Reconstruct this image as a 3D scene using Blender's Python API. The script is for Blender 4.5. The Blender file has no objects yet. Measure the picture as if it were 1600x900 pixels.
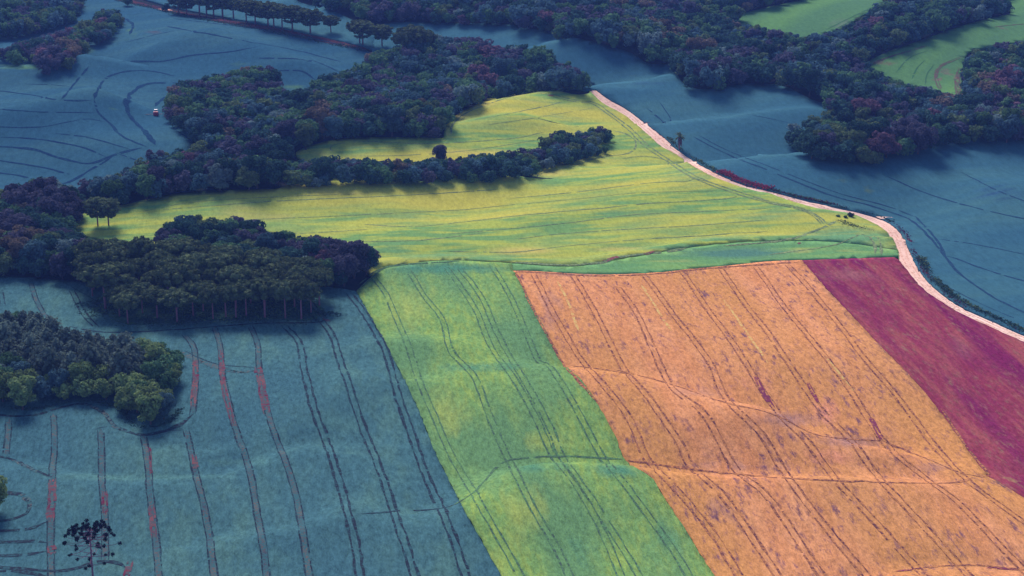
import bpy, math, random, time
import numpy as np
from mathutils import Vector
from mathutils.geometry import delaunay_2d_cdt
from mathutils.bvhtree import BVHTree

R = math.radians
SC = bpy.context.scene
COL = SC.collection

# ------------------------------------------------------------------ camera, sky, sun, exposure
CAM_H, PITCH, F_PX = 200.0, R(18.0), 450.0 / math.tan(R(9.0))
cam_d = bpy.data.cameras.new('camera')
cam = bpy.data.objects.new('camera', cam_d); COL.objects.link(cam)
cam.location = (0, 0, CAM_H); cam.rotation_euler = (R(90) - PITCH, 0, 0)
cam_d.sensor_width = 36.0; cam_d.lens = 36.0 * F_PX / 1600.0
cam_d.clip_start = 1.0; cam_d.clip_end = 40000.0
SC.camera = cam

SUN_AZ, SUN_EL = R(-16.0), R(39.0)          # azimuth from +Y towards +X; the sun stands behind the hills on the left
world = bpy.data.worlds.new('World'); SC.world = world; world.use_nodes = True
wn = world.node_tree; wn.nodes.clear()
sky = wn.nodes.new('ShaderNodeTexSky'); sky.sky_type = 'NISHITA'; sky.sun_disc = False
sky.sun_elevation = SUN_EL; sky.sun_rotation = SUN_AZ
bg = wn.nodes.new('ShaderNodeBackground'); bg.inputs['Strength'].default_value = 0.105
wo = wn.nodes.new('ShaderNodeOutputWorld')
wn.links.new(sky.outputs[0], bg.inputs[0]); wn.links.new(bg.outputs[0], wo.inputs[0])

sun_d = bpy.data.lights.new('sun', 'SUN'); sun_d.energy = 3.6; sun_d.angle = R(22.0); sun_d.color = (1.0, 0.93, 0.84)
sun = bpy.data.objects.new('sun', sun_d); COL.objects.link(sun)
sdir = Vector((math.sin(SUN_AZ) * math.cos(SUN_EL), math.cos(SUN_AZ) * math.cos(SUN_EL), math.sin(SUN_EL)))
sun.rotation_euler = sdir.to_track_quat('Z', 'Y').to_euler(); sun.location = (-300, 900, 600)

vs = SC.view_settings
vs.view_transform = 'Standard'; vs.look = 'None'; vs.gamma = 1.0; vs.use_curve_mapping = False
vs.exposure = 0.53
HAZE = 0.000095
SC.cycles.volume_bounces = 1; SC.cycles.max_bounces = 6; SC.cycles.diffuse_bounces = 3
SC.cycles.transparent_max_bounces = 8

# ------------------------------------------------------------------ scene bookkeeping
def tag(o, label=None, cat=None, group=None, kind=None):
    if label: o['label'] = label
    if cat: o['category'] = cat
    if group: o['group'] = group
    if kind: o['kind'] = kind
    return o

def mesh_np(name, verts, faces, mats, mat_idx=None, smooth=False):
    """verts (n,3); faces: (m,3) or (m,4) int array, or list of such arrays"""
    me = bpy.data.meshes.new(name)
    fl = faces if isinstance(faces, list) else [faces]
    fl = [np.asarray(f, dtype=np.int32) for f in fl if len(f)]
    nf = sum(len(f) for f in fl); loops = np.concatenate([f.ravel() for f in fl])
    tot = np.concatenate([np.full(len(f), f.shape[1], np.int32) for f in fl])
    start = np.concatenate([[0], np.cumsum(tot)[:-1]]).astype(np.int32)
    me.vertices.add(len(verts)); me.vertices.foreach_set('co', np.asarray(verts, np.float32).ravel())
    me.loops.add(len(loops)); me.loops.foreach_set('vertex_index', loops)
    me.polygons.add(nf); me.polygons.foreach_set('loop_start', start)
    for m in (mats if isinstance(mats, (list, tuple)) else [mats]): me.materials.append(m)
    if mat_idx is not None: me.polygons.foreach_set('material_index', np.asarray(mat_idx, np.int32))
    me.polygons.foreach_set('use_smooth', np.full(nf, smooth))
    me.update(calc_edges=True); me.validate()
    return me

def link(name, me, parent=None):
    o = bpy.data.objects.new(name, me); COL.objects.link(o)
    if parent: o.parent = parent
    return o

def empty(name, loc, rz=0.0, s=1.0):
    o = bpy.data.objects.new(name, None); COL.objects.link(o)
    o.location = loc; o.rotation_euler = (0, 0, rz); o.scale = (s, s, s); o.empty_display_size = 0.5
    return o

class MB:
    """collects tubes, boxes and quads into one mesh"""
    def __init__(s): s.v = []; s.q = []; s.t = []; s.n = 0
    def add(s, v, q=(), t=()):
        v = np.asarray(v, float); s.v.append(v)
        if len(q): s.q.append(np.asarray(q) + s.n)
        if len(t): s.t.append(np.asarray(t) + s.n)
        s.n += len(v)
    def tube(s, pts, rad, k=6, cap=True):
        pts = np.asarray(pts, float); n = len(pts); rad = np.broadcast_to(rad, (n,))
        d = np.gradient(pts, axis=0); d /= np.linalg.norm(d, axis=1, keepdims=True) + 1e-9
        ref = np.where(np.abs(d[:, 2:3]) > 0.9, np.array([[1., 0, 0]]), np.array([[0, 0, 1.]]))
        a = np.cross(d, ref); a /= np.linalg.norm(a, axis=1, keepdims=True) + 1e-9
        b = np.cross(d, a); th = np.arange(k) * 2 * math.pi / k
        ring = pts[:, None] + rad[:, None, None] * (np.cos(th)[None, :, None] * a[:, None] + np.sin(th)[None, :, None] * b[:, None])
        v = ring.reshape(-1, 3); q = []
        for i in range(n - 1):
            for j in range(k): q.append((i*k+j, i*k+(j+1) % k, (i+1)*k+(j+1) % k, (i+1)*k+j))
        t = []
        if cap:
            v = np.vstack([v, pts[-1:], pts[:1]]); e = n*k
            for j in range(k):
                t.append(((n-1)*k+j, (n-1)*k+(j+1) % k, e)); t.append(((j+1) % k, j, e+1))
        s.add(v, q, t)
    def box(s, c, h, bev=0.0):
        c = np.asarray(c, float); h = np.asarray(h, float)
        if bev <= 0:
            v = np.array([[x, y, z] for x in (-1, 1) for y in (-1, 1) for z in (-1, 1)]) * h + c
            s.add(v, [(0, 1, 3, 2), (4, 6, 7, 5), (0, 4, 5, 1), (2, 3, 7, 6), (0, 2, 6, 4), (1, 5, 7, 3)])
        else:
            v = []
            for z, k in ((-h[2], bev), (-h[2]+bev, 0), (h[2]-bev, 0), (h[2], bev)):
                hx, hy = h[0]-k, h[1]-k
                for x, y in ((-hx+bev, -hy), (hx-bev, -hy), (hx, -hy+bev), (hx, hy-bev), (hx-bev, hy), (-hx+bev, hy), (-hx, hy-bev), (-hx, -hy+bev)):
                    v.append((x, y, z))
            v += [(0, 0, -h[2]), (0, 0, h[2])]
            q = [(r*8+j, r*8+(j+1) % 8, (r+1)*8+(j+1) % 8, (r+1)*8+j) for r in range(3) for j in range(8)]
            t = [((j+1) % 8, j, 32) for j in range(8)] + [(24+j, 24+(j+1) % 8, 33) for j in range(8)]
            s.add(np.array(v) + c, q, t)
    def ball(s, c, r, nu=8, nv=5, sc=(1, 1, 1)):
        v = [(0, 0, 1)]; 
        for i in range(1, nv):
            for j in range(nu):
                th, ph = math.pi*i/nv, 2*math.pi*j/nu
                v.append((math.sin(th)*math.cos(ph), math.sin(th)*math.sin(ph), math.cos(th)))
        v.append((0, 0, -1)); q = []; t = []
        for i in range(nv-2):
            for j in range(nu): q.append((1+i*nu+j, 1+(i+1)*nu+j, 1+(i+1)*nu+(j+1) % nu, 1+i*nu+(j+1) % nu))
        for j in range(nu):
            t.append((0, 1+j, 1+(j+1) % nu)); e = 1+(nv-2)*nu; t.append((len(v)-1, e+(j+1) % nu, e+j))
        s.add(np.array(v)*np.array(sc)*r + np.asarray(c), q, t)
    def mesh(s, name, mat, smooth=False):
        return mesh_np(name, np.vstack(s.v), [np.vstack(x) for x in (s.q, s.t) if x], mat, smooth=smooth)

# ------------------------------------------------------------------ pixel <-> ground (the layout is surveyed from the photo and put on the terrain)
CP, SP = math.cos(PITCH), math.sin(PITCH)
def rays(px):
    px = np.asarray(px, float).reshape(-1, 2)
    u = (px[:, 0] - 800) / F_PX; v = (450 - px[:, 1]) / F_PX
    return np.stack([u, CP + v * SP, -SP + v * CP], 1)
def flat(px):
    d = rays(px); t = CAM_H / -d[:, 2]
    return d[:, :2] * t[:, None]
def project(p):
    p = np.asarray(p, float); z = p[:, 2] - CAM_H
    f = p[:, 1]*CP - z*SP; u = p[:, 1]*SP + z*CP
    return np.stack([800 + F_PX*p[:, 0]/f, 450 - F_PX*u/f], 1)

def seg_dist(P, line, sign=False):
    """distance of points to a polyline and whether they lie beyond it (farther from the camera)"""
    best = np.full(len(P), 1e9); far = np.zeros(len(P), bool); par = np.zeros(len(P))
    for i, (a, b) in enumerate(zip(line[:-1], line[1:])):
        ab = b - a; l2 = ab @ ab + 1e-9
        t = np.clip(((P - a) @ ab) / l2, 0, 1)
        q = a + t[:, None] * ab; d = np.hypot(P[:, 0]-q[:, 0], P[:, 1]-q[:, 1])
        m = d < best; best[m] = d[m]; far[m] = (P[m, 1] > q[m, 1]); par[m] = i+t[m]
    return best, far, par

X0, X1, Y0, Y1, ST = -900.0, 900.0, 240.0, 2000.0, 2.0
gx = np.arange(X0, X1 + 1, ST); gy = np.arange(Y0, Y1 + 1, ST)
GX, GY = np.meshgrid(gx, gy)
HG = np.zeros_like(GX)
# gentle swell everywhere
HG += 1.6*np.sin(GX/71 + 0.6)*np.cos(GY/95 + 0.4) + 0.5*np.sin(GX/27 + GY/41) + 0.30*np.sin(GX/17 - GY/23 + 2)
def hill(px, a, rx, ry, rot=0.0):
    c = flat([px])[0]; dx, dy = GX - c[0], GY - c[1]
    cr, sr = math.cos(rot), math.sin(rot)
    global HG
    HG = HG + a*np.exp(-(((dx*cr+dy*sr)/rx)**2 + ((-dx*sr+dy*cr)/ry)**2))
def ridge(line, a, wf, wb, hollow=0.0, amps=None, shift=0.0):
    global HG
    L = flat(line); L[:, 1] -= shift; pad = 4*max(wf, wb) + 4
    m = (GX > L[:, 0].min()-pad) & (GX < L[:, 0].max()+pad) & (GY > L[:, 1].min()-pad) & (GY < L[:, 1].max()+pad)
    P = np.stack([GX[m], GY[m]], 1); d, far, par = seg_dist(P, L)
    k = 1.0 if amps is None else np.interp(par, np.arange(len(L)), amps)
    h = np.where(far, a*np.exp(-(d/wb)**2), a*np.exp(-(d/wf)**2))
    if hollow: h = h - np.where(far, hollow*np.exp(-((d-(shift if shift else 2.2*wb))/((.75 if shift else 1.5)*wb))**2), 0)
    HG[m] += h*k
# hills
hill((330, 80), 9, 70, 90); hill((120, 190), 8, 70, 60); hill((40, 230), 4, 60, 40)
hill((480, 150), -6, 70, 60); hill((250, 280), -5, 90, 30)
hill((780, 190), 7, 60, 50); hill((860, 290), 4, 80, 40); hill((420, 320), 5, 70, 40)
hill((560, 235), 3, 50, 18)
hill((930, 70), 6, 60, 60); hill((1180, 20), 10, 90, 120); hill((1480, 60), 12, 80, 90)
hill((1250, 120), -8, 120, 50); hill((1420, 190), -6, 70, 50); hill((700, 20), 8, 120, 60)
hill((1500, 300), 5, 70, 40); hill((1190, 680), 2.6, 24, 14); hill((1330, 570), 2.0, 30, 26)
hill((880, 640), 1.4, 22, 18); hill((880, 800), 1.6, 26, 20); hill((700, 560), 1.2, 30, 25)
hill((450, 600), 2.2, 30, 30); hill((300, 650), 1.2, 22, 20); hill((500, 800), 1.5, 25, 20)
hill((1450, 860), 1.5, 30, 22); hill((150, 800), 1.2, 30, 18)
# the far blue field folds into knolls one behind the other
ridge([(620, 42), (760, 48), (880, 68), (960, 85), (1013, 100)], 12.0, 75, 24, 3.0)
ridge([(900, 98), (960, 98), (1057, 105)], 9.0, 45, 19, 3.0, None, 12.0)
ridge([(1045, 152), (1075, 150), (1120, 144), (1180, 137), (1233, 141), (1300, 168)], 11.0, 52, 20, 4.0)
ridge([(1135, 190), (1170, 186), (1262, 182)], 6.5, 42, 17, 2.0, None, 16.0)
ridge([(1290, 266), (1400, 256), (1460, 236), (1600, 228), (1800, 220)], 9.0, 65, 19, 4.0)
ridge([(1400, 330), (1500, 290), (1600, 285), (1700, 290)], -6, 22, 30)
ridge([(0, 132), (60, 130), (130, 116)], 8.5, 26, 12, 3.5)
ridge([(-60, 220), (50, 213), (150, 185)], 6.5, 20, 13, 2.5)
ridge([(190, 215), (250, 190), (262, 150)], -3.0, 18, 18); ridge([(240, 100), (330, 80), (450, 110)], 5.0, 22, 14, 2.0)
ridge([(480, 10), (520, 16), (560, 36)], 5.0, 28, 14, 3.0)
ridge([(490, 226), (560, 219), (695, 219), (820, 205)], 3.0, 16, 9, 1.5)
ridge([(200, 322), (320, 302), (560, 294), (760, 288)], 3.0, 24, 11, 1.5)
ridge([(700, 325), (850, 300), (980, 255)], -1.8, 18, 22); ridge([(850, 345), (1000, 325), (1150, 285)], 1.8, 16, 14); ridge([(420, 345), (600, 350), (760, 330)], -1.4, 12, 14)
ridge([(760, 190), (840, 165), (930, 165)], 2.5, 16, 12, 1.5)
# contour banks in the near fields
T1 = [(560, 806), (640, 801), (690, 798), (740, 772), (775, 735), (800, 722), (880, 717), (978, 722), (1080, 735), (1170, 745), (1300, 753), (1480, 757), (1520, 748)]
T2 = [(735, 571), (830, 568), (890, 572), (960, 580), (1040, 600), (1130, 630), (1210, 650), (1280, 682), (1380, 692), (1440, 716), (1512, 746)]
T3 = [(1360, 905), (1410, 894), (1470, 889), (1600, 894), (1700, 905)]
T4 = [(60, 712), (110, 728), (170, 738), (230, 746), (330, 735), (420, 711), (480, 690)]
ridge(T1, 3.2, 22, 9.5, 1.0, [.2, .5, .7, .8, .9, 1, 1, 1, 1, 1, 1, .5, .1], 14.0)
ridge(T2, 4.4, 26, 12.0, 1.6, [.4, .6, .6, .65, .75, .9, 1.05, 1.15, 1.0, .5, .1], 17.0)
ridge(T1, -2.6, 7, 26, 0, [0, .3, .6, .8, .9, 1, 1, 1, 1, 1, 1, .5, .1]); ridge(T2, -3.6, 8, 32, 0, [0, .3, .5, .65, .75, .9, 1.05, 1.15, 1.0, .5, .1])
ridge(T4, -1.6, 6, 20)
ridge(T3, 1.8, 14, 7.0, .8, None, 10.0)
ridge(T4, 1.9, 16.0, 7, .8, None, 10.0)
ridge([(360, 860), (470, 845), (560, 806)], 1.3, 9, 5, .8)
ridge([(600, 540), (700, 548), (780, 572)], 1.3, 9, 6, .8)
ridge([(400, 700), (500, 640), (560, 600)], 1.5, 12, 8, .8); ridge([(250, 640), (300, 690), (420, 780)], -1.2, 9, 9)
ridge([(600, 414), (700, 406), (800, 411), (900, 415), (960, 404), (1013, 397), (1080, 386), (1200, 378), (1400, 380)], 1.3, 6.5, 4.0, 1.2)
edge = np.minimum.reduce([(GX-X0)/150, (X1-GX)/150, (GY-Y0)/60, (Y1-GY)/300])
HG *= np.clip(edge, 0, 1)

def H(x, y):
    x = np.asarray(x, float); y = np.asarray(y, float)
    fx = np.clip((x-X0)/ST, 0, len(gx)-1.001); fy = np.clip((y-Y0)/ST, 0, len(gy)-1.001)
    i = fx.astype(int); j = fy.astype(int); a = fx-i; b = fy-j
    return (HG[j, i]*(1-a)+HG[j, i+1]*a)*(1-b) + (HG[j+1, i]*(1-a)+HG[j+1, i+1]*a)*b

def ground(px):
    """first hit of the view rays on the terrain -> (n,3)"""
    d = rays(px); out = np.zeros((len(d), 3))
    ts = np.concatenate([np.arange(230, 1500, 3.0), np.arange(1500, 6000, 40.0)])
    for k in range(0, len(d), 400):
        dd = d[k:k+400]; s = np.linalg.norm(dd, axis=1)
        P = dd[:, None, :] * (ts[None, :, None] / s[:, None, None])
        below = (CAM_H + P[..., 2]) < H(P[..., 0], P[..., 1])
        i = np.maximum(np.argmax(below, 1), 1)
        lo, hi = ts[i-1].copy(), ts[i].copy()
        for _ in range(12):
            mid = (lo+hi)/2; p = dd*(mid/s)[:, None]
            b = (CAM_H + p[:, 2]) < H(p[:, 0], p[:, 1])
            hi = np.where(b, mid, hi); lo = np.where(b, lo, mid)
        p = dd*(hi/s)[:, None]; p[:, 2] += CAM_H
        out[k:k+400] = p
    out[:, 2] = H(out[:, 0], out[:, 1])
    return out

def smooth(pts, step=9.0, closed=False):
    """Catmull-Rom through pixel points"""
    p = np.asarray(pts, float)
    if len(p) < 3: 
        n = max(2, int(np.linalg.norm(p[1]-p[0])/step)); return p[0] + (p[1]-p[0])*np.linspace(0, 1, n)[:, None]
    e = np.vstack([2*p[0]-p[1], p, 2*p[-1]-p[-2]]); out = []
    for i in range(1, len(e)-2):
        a, b, c, d = e[i-1], e[i], e[i+1], e[i+2]
        n = max(2, int(np.linalg.norm(c-b)/step)); t = np.linspace(0, 1, n, endpoint=False)[:, None]
        out.append(0.5*((2*b)+(-a+c)*t+(2*a-5*b+4*c-d)*t*t+(-a+3*b-3*c+d)*t**3))
    out.append(p[-1:]); return np.vstack(out)

def resample(P, step):
    P = np.asarray(P, float); d = np.concatenate([[0], np.cumsum(np.linalg.norm(np.diff(P, axis=0), axis=1))])
    n = max(2, int(d[-1]/step)+1); s = np.linspace(0, d[-1], n)
    return np.stack([np.interp(s, d, P[:, k]) for k in range(P.shape[1])], 1)

def inside(P, poly):
    P = np.asarray(P, float); poly = np.asarray(poly, float); r = np.zeros(len(P), bool)
    j = len(poly)-1
    for i in range(len(poly)):
        xi, yi = poly[i]; xj, yj = poly[j]
        if yi != yj:
            c = ((yi > P[:, 1]) != (yj > P[:, 1])) & (P[:, 0] < (xj-xi)*(P[:, 1]-yi)/(yj-yi)+xi)
            r ^= c
        j = i
    return r

# ------------------------------------------------------------------ materials
def new_mat(name):
    m = bpy.data.materials.new(name); m.use_nodes = True; nt = m.node_tree; nt.nodes.clear()
    out = nt.nodes.new('ShaderNodeOutputMaterial')
    return m, nt, out
def node(nt, typ, **kw):
    n = nt.nodes.new(typ)
    for k, v in kw.items():
        if k in n.inputs: n.inputs[k].default_value = v
        else: setattr(n, k, v)
    return n
def c4(c): return (c[0], c[1], c[2], 1.0)
def mix(nt, fac, a, b, blend='MIX'):
    n = nt.nodes.new('ShaderNodeMix'); n.data_type = 'RGBA'; n.blend_type = blend
    for sock, v in ((n.inputs[0], fac), (n.inputs[6], a), (n.inputs[7], b)):
        if hasattr(v, 'is_linked') or hasattr(v, 'node'): nt.links.new(v, sock)
        else: sock.default_value = v if not isinstance(v, tuple) else c4(v)
    return n.outputs[2]
def ramp(nt, src, lo, hi):
    n = nt.nodes.new('ShaderNodeMapRange'); n.inputs[1].default_value = lo; n.inputs[2].default_value = hi; n.clamp = True
    nt.links.new(src, n.inputs[0]); return n.outputs[0]
def math_n(nt, op, a, b):
    n = nt.nodes.new('ShaderNodeMath'); n.operation = op
    for s, v in ((n.inputs[0], a), (n.inputs[1], b)):
        if hasattr(v, 'node'): nt.links.new(v, s)
        else: s.default_value = v
    return n.outputs[0]
def noise(nt, vec, scale, detail=3.0, rough=0.55, typ='FBM'):
    n = node(nt, 'ShaderNodeTexNoise', Scale=scale, Detail=detail, Roughness=rough)
    nt.links.new(vec, n.inputs['Vector']); return n.outputs[0]
def coords(nt, rot=0.0, stretch=1.0):
    tc = nt.nodes.new('ShaderNodeTexCoord'); mp = nt.nodes.new('ShaderNodeMapping')
    mp.inputs['Rotation'].default_value = (0, 0, rot); mp.inputs['Scale'].default_value = (1.0, 1.0/stretch, 1.0)
    mp.vector_type = 'POINT'
    r = nt.nodes.new('ShaderNodeVectorRotate'); r.rotation_type = 'Z_AXIS'; r.inputs['Angle'].default_value = rot
    nt.links.new(tc.outputs['Object'], r.inputs['Vector'])
    mp.inputs['Rotation'].default_value = (0, 0, 0); nt.links.new(r.outputs[0], mp.inputs['Vector'])
    return mp.outputs[0], tc.outputs['Object']

def crop_mat(name, a, b, c=None, rot=0.0, stretch=4.0, big=(1/45., 0.42, 0.6), mid=(1/7., 0.45, 0.62), fine=0.9,
             fine_amt=0.35, tint=None, tint2=None, bump=0.5, speck=None, grain=2.6):
    """a: main crop colour, b: second colour in medium patches along the rows, c: third in large patches"""
    m, nt, out = new_mat(name); v, o = coords(nt, rot, stretch)
    col = mix(nt, ramp(nt, noise(nt, v, mid[0], 4, 0.6), mid[1], mid[2]), a, b)
    if c: col = mix(nt, ramp(nt, noise(nt, v, big[0], 3, 0.5), big[1], big[2]), col, c)
    if tint:
        at = nt.nodes.new('ShaderNodeAttribute'); at.attribute_name = 'tint'
        sp = nt.nodes.new('ShaderNodeSeparateColor'); nt.links.new(at.outputs['Color'], sp.inputs[0])
        nn = noise(nt, v, 1/5., 4, 0.65)
        f = ramp(nt, math_n(nt, 'ADD', sp.outputs[0], math_n(nt, 'MULTIPLY', math_n(nt, 'SUBTRACT', nn, 0.5), 0.9)), 0.3, 0.75)
        col = mix(nt, f, col, tint)
        if tint2:
            f2 = ramp(nt, math_n(nt, 'ADD', sp.outputs[1], math_n(nt, 'MULTIPLY', math_n(nt, 'SUBTRACT', nn, 0.5), 0.9)), 0.3, 0.75)
            col = mix(nt, f2, col, tint2)
    if speck:
        sv, _ = coords(nt, rot + speck[4] if len(speck) > 4 else 0.0, speck[5] if len(speck) > 5 else 1.0)
        s1 = ramp(nt, noise(nt, sv, speck[1], 5, 0.7), speck[2], speck[3])
        s2 = ramp(nt, noise(nt, o, 1/22., 2, 0.5), 0.30, 0.56)
        col = mix(nt, math_n(nt, 'MULTIPLY', s1, s2), col, speck[0])
    gv, _ = coords(nt, ROW, grain); f1 = noise(nt, gv, fine, 3, 0.7); f0 = noise(nt, gv, fine*3.1, 2, 0.6)
    fs = math_n(nt, 'ADD', math_n(nt, 'MULTIPLY', f1, 0.65), math_n(nt, 'MULTIPLY', f0, 0.35))
    val = math_n(nt, 'ADD', math_n(nt, 'MULTIPLY', ramp(nt, fs, 0.3, 0.7), 2*fine_amt), 1-fine_amt)
    hv = nt.nodes.new('ShaderNodeHueSaturation'); nt.links.new(val, hv.inputs['Value']); nt.links.new(col, hv.inputs['Color'])
    bs = node(nt, 'ShaderNodeBsdfPrincipled', Roughness=0.85); bs.inputs['Specular IOR Level'].default_value = 0.0
    nt.links.new(hv.outputs[0], bs.inputs['Base Color'])
    bp = node(nt, 'ShaderNodeBump', Strength=bump, Distance=0.5); nt.links.new(fs, bp.inputs['Height'])
    nt.links.new(bp.outputs[0], bs.inputs['Normal']); nt.links.new(bs.outputs[0], out.inputs[0])
    return m

def track_mat(name, soil, crop, lo=0.40, hi=0.6, scale=0.9, soil2=None):
    m, nt, out = new_mat(name); v, o = coords(nt)
    s = soil if not soil2 else mix(nt, ramp(nt, noise(nt, o, 1/9., 3), 0.4, 0.6), soil, soil2)
    col = mix(nt, ramp(nt, noise(nt, o, scale, 4, 0.65), lo, hi), crop, s)
    bs = node(nt, 'ShaderNodeBsdfPrincipled', Roughness=0.95); bs.inputs['Specular IOR Level'].default_value = 0.0
    nt.links.new(col, bs.inputs['Base Color']); nt.links.new(bs.outputs[0], out.inputs[0]); return m

def leaf_mat(name, a, b, trans=0.25):
    m, nt, out = new_mat(name)
    tc = nt.nodes.new('ShaderNodeTexCoord'); oi = nt.nodes.new('ShaderNodeObjectInfo')
    col = mix(nt, ramp(nt, noise(nt, tc.outputs['Object'], 0.55, 3, 0.7), 0.35, 0.65), a, b)
    hv = nt.nodes.new('ShaderNodeHueSaturation'); nt.links.new(col, hv.inputs['Color'])
    nt.links.new(math_n(nt, 'ADD', math_n(nt, 'MULTIPLY', oi.outputs['Random'], 0.5), 0.75), hv.inputs['Value'])
    d = node(nt, 'ShaderNodeBsdfDiffuse'); t = node(nt, 'ShaderNodeBsdfTranslucent'); ms = node(nt, 'ShaderNodeMixShader', Fac=trans)
    nt.links.new(hv.outputs[0], d.inputs[0]); nt.links.new(hv.outputs[0], t.inputs[0])
    nt.links.new(d.outputs[0], ms.inputs[1]); nt.links.new(t.outputs[0], ms.inputs[2]); nt.links.new(ms.outputs[0], out.inputs[0])
    return m

def plain_mat(name, c, rough=0.7, metal=0.0, vary=0.25, scale=1.5):
    m, nt, out = new_mat(name); tc = nt.nodes.new('ShaderNodeTexCoord')
    col = mix(nt, ramp(nt, noise(nt, tc.outputs['Object'], scale, 4, 0.6), 0.3, 0.7), tuple(x*(1-vary) for x in c), tuple(min(1, x*(1+vary)) for x in c))
    bs = node(nt, 'ShaderNodeBsdfPrincipled', Roughness=rough, Metallic=metal); nt.links.new(col, bs.inputs['Base Color'])
    nt.links.new(bs.outputs[0], out.inputs[0]); return m

def lin(*rgb): return tuple(((x/255)/12.92 if x/255 <= .04045 else ((x/255+.055)/1.055)**2.4) for x in rgb)

ROW = R(-8)      # the drilling direction of the near fields, from the y axis
M = {}
M['soil'] = crop_mat('soil_and_scrub', (0.020, 0.030, 0.035), (0.030, 0.028, 0.035), stretch=1.0, fine=0.5)
M['blue_wheat'] = crop_mat('blue_green_wheat', (0.053, 0.128, 0.146), (0.067, 0.148, 0.146), (0.045, 0.113, 0.142), rot=ROW, stretch=3.0,
                           tint=(0.045, 0.09, 0.07), tint2=(0.068, 0.155, 0.155), fine=0.85, fine_amt=0.45, bump=0.7)
M['far_wheat'] = crop_mat('far_blue_wheat', (0.042, 0.120, 0.166), (0.054, 0.140, 0.170), (0.036, 0.107, 0.160), rot=R(70), stretch=5.0,
                          mid=(1/14., 0.4, 0.65), tint=(0.11, 0.16, 0.07), tint2=(0.03, 0.075, 0.16), fine=0.5, fine_amt=0.2, bump=0.4)
M['north_wheat'] = crop_mat('hill_blue_wheat', (0.036, 0.102, 0.150), (0.048, 0.121, 0.155), (0.030, 0.091, 0.145), rot=R(60), stretch=5.0,
                            mid=(1/14., 0.4, 0.65), tint=(0.10, 0.07, 0.09), tint2=(0.08, 0.17, 0.10), fine=0.5, fine_amt=0.22, bump=0.4)
M['canola'] = crop_mat('yellow_flowering_crop', (0.34, 0.39, 0.075), (0.155, 0.285, 0.095), (0.45, 0.41, 0.075), rot=R(82), stretch=5.0,
                       big=(1/26., 0.46, 0.64), mid=(1/5., 0.40, 0.57), tint=(0.13, 0.27, 0.125), tint2=(0.50, 0.42, 0.11), fine=0.8, fine_amt=0.25, bump=0.5)
M['bank'] = crop_mat('grassy_bank', (0.125, 0.27, 0.105), (0.19, 0.33, 0.10), rot=R(85), stretch=6.0, fine=0.8, fine_amt=0.25,
                     tint=(0.35, 0.36, 0.10), tint2=(0.085, 0.195, 0.14))
M['green'] = crop_mat('green_flowering_crop', (0.162, 0.285, 0.088), (0.230, 0.330, 0.080), (0.118, 0.235, 0.098), rot=ROW, stretch=5.0,
                      big=(1/20., 0.45, 0.62), mid=(1/1.7, 0.44, 0.62), tint=(0.31, 0.37, 0.085), tint2=(0.075, 0.205, 0.125), fine=0.9, fine_amt=0.42, bump=0.7)
M['ripe'] = crop_mat('ripe_orange_crop', (0.56, 0.228, 0.096), (0.62, 0.27, 0.125), (0.52, 0.232, 0.080), rot=ROW, stretch=6.0,
                     mid=(1/5., 0.42, 0.62), tint=(0.34, 0.17, 0.14), tint2=(0.66, 0.25, 0.16), fine=0.9, fine_amt=0.42, bump=0.6,
                     speck=((0.19, 0.085, 0.10), 0.60, 0.53, 0.66, 0.0, 4.0))
M['purple'] = crop_mat('purple_cover_crop', (0.228, 0.036, 0.070), (0.290, 0.074, 0.080), (0.168, 0.018, 0.076), rot=ROW, stretch=12.0,
                       big=(1/9., 0.45, 0.62), mid=(1/2.6, 0.42, 0.64), tint=(0.42, 0.38, 0.12), tint2=(0.30, 0.12, 0.12), fine=1.0, fine_amt=0.4, bump=0.6,
                       speck=((0.24, 0.11, 0.09), 0.6, 0.52, 0.68, 0.0, 4.0))
M['jade'] = crop_mat('far_green_pasture', (0.092, 0.205, 0.072), (0.110, 0.230, 0.076), (0.078, 0.175, 0.080), rot=R(30), stretch=6.0,
                     mid=(1/16., 0.4, 0.65), tint=(0.20, 0.07, 0.10), tint2=(0.13, 0.17, 0.13), fine=0.5, fine_amt=0.2, bump=0.4)
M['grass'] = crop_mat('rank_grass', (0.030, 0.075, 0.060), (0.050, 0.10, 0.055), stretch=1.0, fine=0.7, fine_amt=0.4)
M['dirt'] = crop_mat('pale_dirt', (0.80, 0.51, 0.42), (0.62, 0.35, 0.27), (0.88, 0.61, 0.52), stretch=1.0, mid=(1/2.2, 0.48, 0.70), fine=1.2, fine_amt=0.10, bump=0.2, tint=(0.62, 0.24, 0.15), grain=1.0)
M['red_dirt'] = crop_mat('red_dirt', (0.055, 0.028, 0.042), (0.10, 0.040, 0.045), stretch=2.0, mid=(1/5., 0.45, 0.65), fine=1.0, fine_amt=0.2, tint=(0.55, 0.30, 0.24))

# ------------------------------------------------------------------ the ground sheet
def axis(lo, hi, d, far_lo, far_hi):
    a = list(np.arange(lo, hi+.1, d)); s = d
    while a[0] > far_lo: s *= 1.5; a.insert(0, a[0]-s)
    s = d
    while a[-1] < far_hi: s *= 1.5; a.append(a[-1]+s)
    return np.array(a)
ax, ay = axis(-560, 560, 5, -9000, 9000), axis(290, 1700, 5, -4000, 12000)
AX, AY = np.meshgrid(ax, ay); AZ = H(AX, AY) - 0.4
ii, jj = np.meshgrid(np.arange(len(ax)-1), np.arange(len(ay)-1)); k0 = (jj*len(ax)+ii).ravel(); w_ = len(ax)
gm = mesh_np('ground', np.stack([AX, AY, AZ], -1).reshape(-1, 3), np.stack([k0, k0+1, k0+1+w_, k0+w_], 1), M['soil'], smooth=True)
tag(link('ground', gm), 'rolling dark soil and scrub ground beneath the fields and woods', 'ground', kind='structure')

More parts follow.
